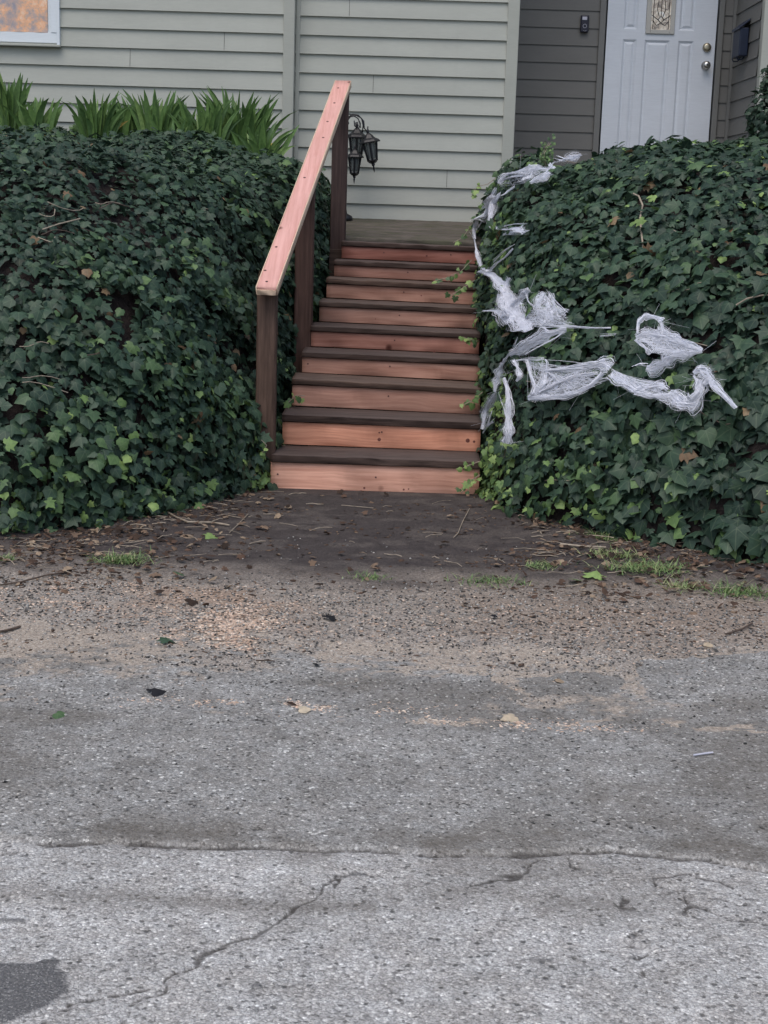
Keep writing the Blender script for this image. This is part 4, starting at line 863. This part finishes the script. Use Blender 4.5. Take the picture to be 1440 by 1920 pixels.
w1.net([(935,350),(950,322),(990,316),(1035,312),(1020,340),(980,340)], 60)
w1.strand([(930,352,6),(922,368,8),(900,400,10),(888,430,8),(890,448,5)], 26); w1.strand([(1028,316,6),(1040,304,5),(1060,298,5)], 14)
w1.build('upper white fake web lying along the top edge of the ivy, below the porch siding')
w2 = Web()
w2.strand([(965,350,4),(942,366,10),(925,372,16),(915,392,26),(905,402,34),(886,412,14)], 120); w2.strand([(938,364,12),(926,380,18),(920,405,16),(917,420,10),(930,429,10),(950,430,6)], 80)
w2.strand([(950,430,10),(965,428,16),(985,436,18)], 50); w2.strand([(945,424,3),(965,420,3),(988,420,3)], 14); w2.strand([(905,412,3),(895,428,3),(888,440,3)], 14)
w2.net([(950,428),(985,420),(990,440),(940,442)], 36)
w2.build('zigzag clump of white fake web hugging the left shoulder of the ivy beside the landing')
w3 = Web()
w3.strand([(889,445,4),(893,468,6),(897,485,12),(903,502,14),(917,509,12)], 55); w3.strand([(918,508,5),(930,494,7),(950,480,5),(962,466,3)], 30); w3.strand([(925,488,8),(945,470,8),(965,458,4)], 14)
w3.strand([(898,508,8),(920,514,14),(940,532,22),(950,552,28),(958,575,50),(972,595,60),(985,610,50),(992,620,16)], 260); w3.strand([(955,520,10),(948,535,12),(950,560,18)], 50)
w3.strand([(905,583,4),(930,582,10),(945,590,28),(965,600,36)], 90); w3.strand([(958,575,12),(975,560,22),(985,548,18),(992,542,8)], 70); w3.strand([(935,552,6),(942,575,18),(955,590,30)], 60)
w3.strand([(985,545,4),(990,565,5),(1000,575,4)], 14)
w3.net([(1003,580),(1015,548),(1030,545),(1040,575),(1070,580),(1060,600),(1020,608),(1000,590)], 120); w3.strand([(1004,582,16),(1012,562,20),(1020,548,14)], 40); w3.strand([(1036,550,8),(1038,570,6),(1042,582,4)], 22)
w3.strand([(1020,610,8),(1045,612,6),(1080,613,5),(1115,615,4),(1145,615,3)], 26); w3.strand([(1125,628,5),(1155,626,4)], 8)
w3.strand([(955,664,10),(975,655,18),(995,642,30),(1020,630,26),(1045,622,14),(1062,618,8)], 150); w3.strand([(985,665,6),(1010,650,6),(1040,635,5),(1058,622,4)], 30)
w3.strand([(970,632,3),(964,648,4),(958,660,5)], 10)
w3.net([(960,600),(1000,575),(1060,585),(1080,612),(1010,616)], 80)
w3.build('biggest and whitest clump of fake web halfway up the ivy, beside the middle steps')
w4 = Web()
w4.strand([(955,664,6),(946,676,8),(938,692,8)], 30)
w4.strand([(942,680,8),(935,700,18),(930,720,18),(928,735,6)], 50); w4.strand([(930,735,5),(920,752,18),(910,770,20),(907,790,10),(904,805,4)], 60); w4.strand([(932,735,3),(945,765,3),(950,790,4)], 12)
w4.strand([(922,770,5),(915,795,6),(905,812,3)], 18); w4.strand([(926,790,10),(912,800,6)], 14)
w4.strand([(945,708,4),(952,728,8),(955,755,14),(953,785,20),(954,810,26),(950,832,18)], 90); w4.strand([(962,674,8),(972,690,10),(975,706,12),(968,715,6)], 40); w4.strand([(958,705,3),(950,722,4)], 8)
w4.build('pair of hanging white web strands lowest on the ivy, touching the second step')
w5 = Web()
w5.net([(975,672),(1015,672),(1020,695),(1100,690),(1132,680),(1145,712),(1090,738),(1040,750),(1000,755),(988,745),(1005,720)], 210, .085, .0004, .02)
w5.strand([(968,676,3),(990,673,5),(1010,674,5),(1020,672,4)], 22); w5.strand([(1022,674,4),(1026,680,5),(1024,700,6)], 18); w5.strand([(988,674,5),(994,700,6),(1003,722,10),(1002,742,16),(990,748,8)], 50)
w5.strand([(990,748,8),(1020,745,14),(1055,744,10),(1080,738,8),(1110,722,8),(1130,700,10)], 80); w5.strand([(1022,695,6),(1060,693,8),(1100,688,14),(1130,682,28),(1145,690,34)], 120); w5.strand([(1010,735,5),(1040,720,6),(1080,705,8),(1120,700,12)], 40)
w5.strand([(1005,740,10),(1020,720,14),(1023,700,10)], 40)
w5.strand([(1145,700,26),(1160,712,20),(1175,722,14),(1190,732,10)], 70); w5.strand([(1190,735,10),(1215,725,20),(1240,722,16),(1252,730,8)], 50); w5.strand([(1190,735,10),(1220,742,14),(1250,745,16),(1265,745,24)], 80)
w5.net([(1145,690),(1190,715),(1250,718),(1262,745),(1200,745),(1150,715)], 110)
w5.strand([(1255,735,20),(1270,748,34),(1285,758,36),(1300,756,34),(1312,735,22),(1315,712,14)], 190); w5.strand([(1300,700,10),(1312,692,24),(1325,700,30),(1332,712,14)], 90)
w5.strand([(1318,720,14),(1328,708,14),(1345,728,16),(1362,745,12),(1380,765,7)], 90); w5.strand([(1300,704,8),(1310,716,14),(1316,730,12)], 40)
w5.build('long low white web sagging across the lower ivy, widest and most see-through')
w6 = Web()
w6.strand([(1195,625,4),(1196,605,6),(1208,593,12),(1228,594,12),(1242,602,10)], 60); w6.strand([(1192,632,10),(1215,625,22),(1245,630,24),(1275,642,22),(1300,652,16),(1316,658,7)], 130)
w6.net([(1190,636),(1205,622),(1240,605),(1260,628),(1315,658),(1290,670),(1240,664),(1222,662)], 170); w6.strand([(1192,636,6),(1205,648,8),(1222,662,8)], 40); w6.strand([(1316,658,6),(1290,665,16),(1262,668,20),(1245,682,26),(1225,692,24),(1212,690,10)], 150)
w6.strand([(1185,688,5),(1200,682,6),(1214,684,5)], 16); w6.strand([(1240,604,6),(1242,622,8),(1240,636,10)], 30)
w6.build('triangular white web at the right, above the long low one')

# ------------------------------------------------------------------ loose litter
def zg(x, y): return .012
def scatter(name, n, area, szr, tint, mat, seed, flat=.35, h=.0, elong=1.0, kind='stuff', wf=None, over=3):
    rg = np.random.default_rng(seed); x = rg.uniform(area[0], area[1], n*over); y = rg.uniform(area[2], area[3], n*over)
    if wf is not None: k = rg.random(n*over) < wf(x, y); x, y = x[k][:n], y[k][:n]
    else: x, y = x[:n], y[:n]
    n = len(x); s = rg.uniform(szr[0], szr[1], n)**1.0; a_ = rg.uniform(0, 6.283, n)
    base = np.array([(1,0,0),(0,1,0),(-1,0,0),(0,-1,0),(0,0,1),(0,0,-1)], float); T0 = np.array([(0,1,4),(1,2,4),(2,3,4),(3,0,4),(1,0,5),(2,1,5),(3,2,5),(0,3,5)])
    V = base[None]*np.stack([s*elong*rg.uniform(.7, 1.3, n), s*rg.uniform(.5, 1, n), s*flat*rg.uniform(.5, 1.2, n)], 1)[:, None, :]+rg.normal(0, .12, (n, 6, 3))*s[:, None, None]
    c_, s_ = np.cos(a_)[:, None], np.sin(a_)[:, None]; Vx = V[..., 0]*c_-V[..., 1]*s_; Vy = V[..., 0]*s_+V[..., 1]*c_
    P = np.stack([Vx+x[:, None], Vy+y[:, None], V[..., 2]+h+groundz(x, y)[:, None]+(s*flat*.4)[:, None]], -1)
    me = tri_mesh(name, P.reshape(-1, 3), (T0[None]+np.arange(n)[:, None, None]*6).reshape(-1, 3), {'tint': np.repeat(rg.uniform(*tint, n), 6)}, {'lf': np.zeros((n*6, 3))})
    o = link(name, me, mat); tag(o, kind=kind); return o
GX, GY = X, Y; GZ = np.maximum(zz, (fbm(X*3, Y*3, 8)-.5)*.010+.004); nxg = len(np.arange(-3.0, 3.0+.006, .012))
def groundz(x, y):
    x = np.asarray(x, float); y = np.asarray(y, float); i = np.clip(((x+3)/.012).round().astype(int), 0, nxg-1); j = np.clip(((y-3.1)/.012).round().astype(int), 0, len(GX)//nxg-1)
    z = GZ[j*nxg+i]; return np.where(y < 3.1, (fbm(x*3, y*3, 8)-.5)*.010+.006, z)
inb = lambda x, y: (hL(x, y) < 0) & (hR(x, y) < 0) & ~((np.abs(x+.08) < .5) & (y > 6.7))
o = scatter('loose_gravel', 22000, (-1.7, 1.7, 3.0, 5.7), (.0018, .0066), (.0, 1), GRAV, 1, .6, wf=lambda x, y: (.12+.88*sst(3.3, 4.1, y))*(.03+.97*sst(px_y(1085), px_y(1135), y))); o['label'] = 'fine loose grit scattered over the dirt verge'
o['category'] = 'gravel'
o = scatter('wood_chips', 9000, (-1.3, 1.0, 3.4, 5.0), (.0028, .0075), (0, 1), CHIP, 2, .25, elong=1.6, over=45, wf=lambda x, y: sst(.35, .6, fbm(x*14, y*10, 24))*np.exp(-((x-G(440, 1185)[0])/.09)**2-((y-px_y(1185))/.14)**2)+sst(.42, .62, fbm(x*14, y*10, 25))*.55*np.exp(-((x-G(400, 1215)[0])/.16)**2-((y-px_y(1212))/.07)**2)+.9*sst(.38, .6, fbm(x*12, y*20, 26))*np.exp(-((x-G(490, 1335)[0])/.28)**2-((y-px_y(1335)-.01)/.035)**2)+.5*np.exp(-((x-.35)/.25)**2-((y-px_y(1352))/.03)**2)+.015*np.exp(-((y-px_y(1180))/.3)**2)+.16*sst(.45, .65, fbm(x*10, y*12, 27))*np.exp(-((x+.85)/.35)**2-((y-px_y(1140))/.15)**2)); tag(o, 'pinkish wood shavings scattered on the verge in front of the steps', 'wood chips')
o = scatter('bark_crumbs', 9000, (-1.8, 1.8, 4.1, 6.6), (.002, .009), (0, .75), DRY, 3, .4, elong=1.7, wf=lambda x, y: inb(x, y)*sst(.42, .66, fbm(x*4, y*6, 19))*(.12+.9*sst(4.4, 5.3, y)*sst(.2, .9, np.abs(x+.05)))); tag(o, 'dark dry crumbs of bark and leaf along the foot of the ivy', 'litter')
# dry curled leaf fragments (too many to count)
n = 1250; rg = np.random.default_rng(12); x = rg.uniform(-1.9, 1.9, n*5); y = rg.uniform(4.5, 6.7, n*5); k = inb(x, y) & (rg.random(n*5) < sst(4.6, 5.35, y)*(.08+sst(.35, .95, np.abs(x+.05)))); x = x[k][:n]; y = y[k][:n]; n = len(x)
P = np.stack([x, y, groundz(x, y)+rg.uniform(.003, .018, n)], 1)
o = make_leaves('leaf_litter', P, np.tile([0, 0, 1.2], (n, 1)), rg.uniform(.008, .032, n), np.clip(rg.uniform(.05, .95, n)**1.6, 0, .78), DRY, None, .1, .5, None, .6); tag(o, 'brown dry leaf fragments on the soil along the foot of the ivy', 'leaf litter', kind='stuff')
# cut runners and twiglets matted along the foot of the ivy
m = MB(); k = 0
while k < 230:
    x_ = random.uniform(-1.8, 1.8); y_ = random.uniform(4.75, 6.6)
    if not inb(np.array(x_), np.array(y_)) or random.random() > float(sst(4.7, 5.4, y_))*(.1+float(sst(.3, .8, abs(x_+.05)))): continue
    a_ = random.gauss(0, .6); L_ = random.uniform(.02, .12); b_ = random.uniform(-.3, .3); k += 1
    m.tube([(x_+L_*t*math.cos(a_+b_*t), y_+L_*t*math.sin(a_+b_*t), float(groundz(x_, y_))+.006+.008*math.sin(3*t)*random.random()) for t in (0, .35, .7, 1)], random.uniform(.0007, .002), 4)
o = m.build('twig_litter', VINE); tag(o, 'matted twiglets and cut runners along the foot of the ivy', 'twig litter', kind='stuff')
# single fallen leaves one can point at
def fallen(px, py, size, tint, mat, label, group=None, tip=0.0, proto=0):
    p = G(px, py); p[2] = float(groundz(p[0], p[1]))+.010
    o = make_leaves('fallen_leaf', np.array([[0, 0, 0.]]), np.array([[0, -.2, 1.]]), np.array([size]), np.array([tint]), mat, None, .0, .15, proto, .5)
    o.location = tuple(p); o.rotation_euler = (0, 0, tip); tag(o, label, 'leaf'); return o
BLK = m_leaf('black_leaf', [(0, (.012, .011, .013)), (1, (.03, .028, .03))], .6, False)
fallen(283, 1306, .055, .3, BLK, 'curled black leaf lying on the asphalt at the left', tip=1.5)
fallen(400, 1016, .055, .88, IVY, 'pale yellow-green fallen leaf on the dark soil left of the steps', tip=1.2)
fallen(350, 1016, .06, .75, DRY, 'brown fallen leaf beside the pale green one left of the steps', tip=.4, proto=1)
fallen(318, 1212, .045, .5, IVY, 'dark green fallen leaf alone on the tan verge, left of the wood shavings', tip=2.5)
fallen(105, 1345, .040, .74, IVY, 'green fallen leaf on the asphalt near the left edge', tip=.9, proto=1)
fallen(345, 1094, .045, .66, IVY, 'green fallen leaf below the grass tuft at the left', tip=1.9, proto=1)
fallen(285, 1088, .04, .6, DRY, 'tan fallen leaf left of the green one below the grass tuft', tip=.3)
fallen(1110, 1100, .06, .90, IVY, 'bright yellow-green fallen leaf on the soil under the right ivy', tip=.2)
fallen(1085, 1102, .05, .84, IVY, 'green fallen leaf touching the bright one under the right ivy', tip=2.2)
fallen(352, 1140, .045, .05, DRY, 'dark curled leaf on the verge above the shavings', tip=1.1, proto=1)
fallen(560, 1340, .035, .97, DRY, 'pale tan leaf on the asphalt among the shavings below the steps', tip=.5, proto=1)
fallen(965, 1352, .045, .95, DRY, 'pale dry leaf on the gutter line right of the steps', tip=.9)
fallen(1333, 1218, .03, .92, DRY, 'small cream leaf on the right of the verge', tip=.4, proto=1)
fallen(1040, 1283, .035, .8, DRY, 'orange-tan leaf at the edge of the asphalt right of centre', tip=2.0, proto=1)
fallen(930, 1165, .022, .0, BLK, 'tiny black leaf curl on the verge below the right ivy', tip=.7)
fallen(615, 1170, .035, .15, BLK, 'dark crumpled leaf clod on the verge below the steps', tip=1.0)
fallen(588, 1252, .022, .0, BLK, 'small black leaf near the asphalt edge below the steps', tip=2.0)
fallen(540, 1325, .03, .1, DRY, 'dark brown leaf just left of the pale tan one', tip=1.7, proto=1)
def twig(pts, r, mat, label):
    P = []
    for px, py in pts: p = G(px, py); p[2] = float(groundz(p[0], p[1]))+r+.004; P.append(p)
    m = MB(); m.tube([q-P[0] for q in P], r, 6); o = m.build('twig', mat); o.location = tuple(P[0]); tag(o, label, 'twig'); return o
twig(((258,958),(300,966),(330,985),(352,994),(400,993),(430,998)), .004, VINE, 'long pale curved runner on the dark soil at the foot of the left ivy')
twig(((205,960),(240,963),(272,972)), .003, VINE, 'short pale twig left of the long curved runner')
twig(((880,962),(868,985),(858,1012),(850,1018)), .002, VINE, 'thin twig on the soil right of the steps')
twig(((1050,1035),(1090,1040),(1135,1044)), .0045, VINE, 'pale straight stick on the soil under the right ivy')
twig(((1360,1200),(1390,1190),(1410,1178)), .003, DVINE, 'brown twig on the verge near the right edge')
twig(((0,1196),(20,1189),(38,1183)), .004, DVINE, 'dark twig on the verge at the left edge')
twig(((0,1108),(40,1102),(90,1090),(130,1085)), .003, DVINE, 'thin dark twig lying along the verge at the far left')
twig(((640,957),(670,958),(700,960)), .0016, VINE, 'thin pale straw on the dark earth just below the steps')
twig(((430,1010),(448,992),(465,975)), .002, VINE, 'thin twig right of the pale fallen leaf')
twig(((1300,1424),(1320,1421),(1336,1419)), .0025, GREYMARK, 'white splinter on the asphalt at the right')
twig(((480,1249),(500,1247),(515,1246)), .002, DVINE, 'short dark twig where verge meets asphalt left of centre')
def tuft(px, py, n, L, spread, label, tint=(0, .9)):
    c = G(px, py); c[2] = float(groundz(c[0], c[1])); V = []; T = []; tt = []
    for i in range(int(n*1.7)):
        x_ = RNG.normal(0, spread); y_ = RNG.normal(0, spread*.6); a_ = RNG.uniform(-math.pi, math.pi); l = L*RNG.uniform(.4, 1.2); th = RNG.uniform(.45, 1.3); p = np.array([x_, y_, 0.0]); w_ = np.array([-math.sin(a_), math.cos(a_), 0])*.0021; tv = RNG.uniform(*tint)
        for s in range(4):
            b = len(V); V += [p-w_*(1-s/3.2), p+w_*(1-s/3.2)]; tt += [tv]*2
            if s < 3: T.append((b, b+1, b+3, b+2))
            p = p+np.array([math.cos(a_)*math.sin(th), math.sin(a_)*math.sin(th), math.cos(th)*.8])*l/3; th += .25
    me = tri_mesh('grass_tuft', V, T, {'tint': tt}, {'lf': np.zeros((len(V), 3))}); o = link('grass_tuft', me, GRASS); o.location = tuple(c); tag(o, label, 'grass tuft', 'low grass tufts along the foot of the ivy')
tuft(225, 1068, 190, .06, .05, 'pale green flattened grass tuft on the verge below the left ivy')
tuft(690, 1090, 70, .04, .035, 'small sparse tuft on the verge below the steps')
tuft(5, 1060, 60, .05, .02, 'little tuft at the left edge of the verge')
tuft(920, 1098, 120, .04, .06, 'low thin tuft right of the steps where earth meets gravel')
tuft(1130, 1020, 200, .055, .05, 'grass tuft tucked under the right ivy beside the pale stick')
tuft(1210, 1085, 260, .06, .07, 'broad green tuft in front of the right ivy')
tuft(1150, 1060, 120, .05, .05, 'tuft between the pale stick and the broad tuft', (.4, 1))
tuft(1380, 1120, 200, .06, .06, 'grass tuft at the right edge below the ivy')
tuft(1290, 1110, 130, .05, .05, 'straw-coloured tuft left of the one at the right edge', (.5, 1))
tuft(1020, 1075, 90, .04, .04, 'thin tuft left of the bright fallen leaf')
tuft(360, 950, 60, .06, .03, 'thin weeds at the foot of the left ivy near the post')
print('done')
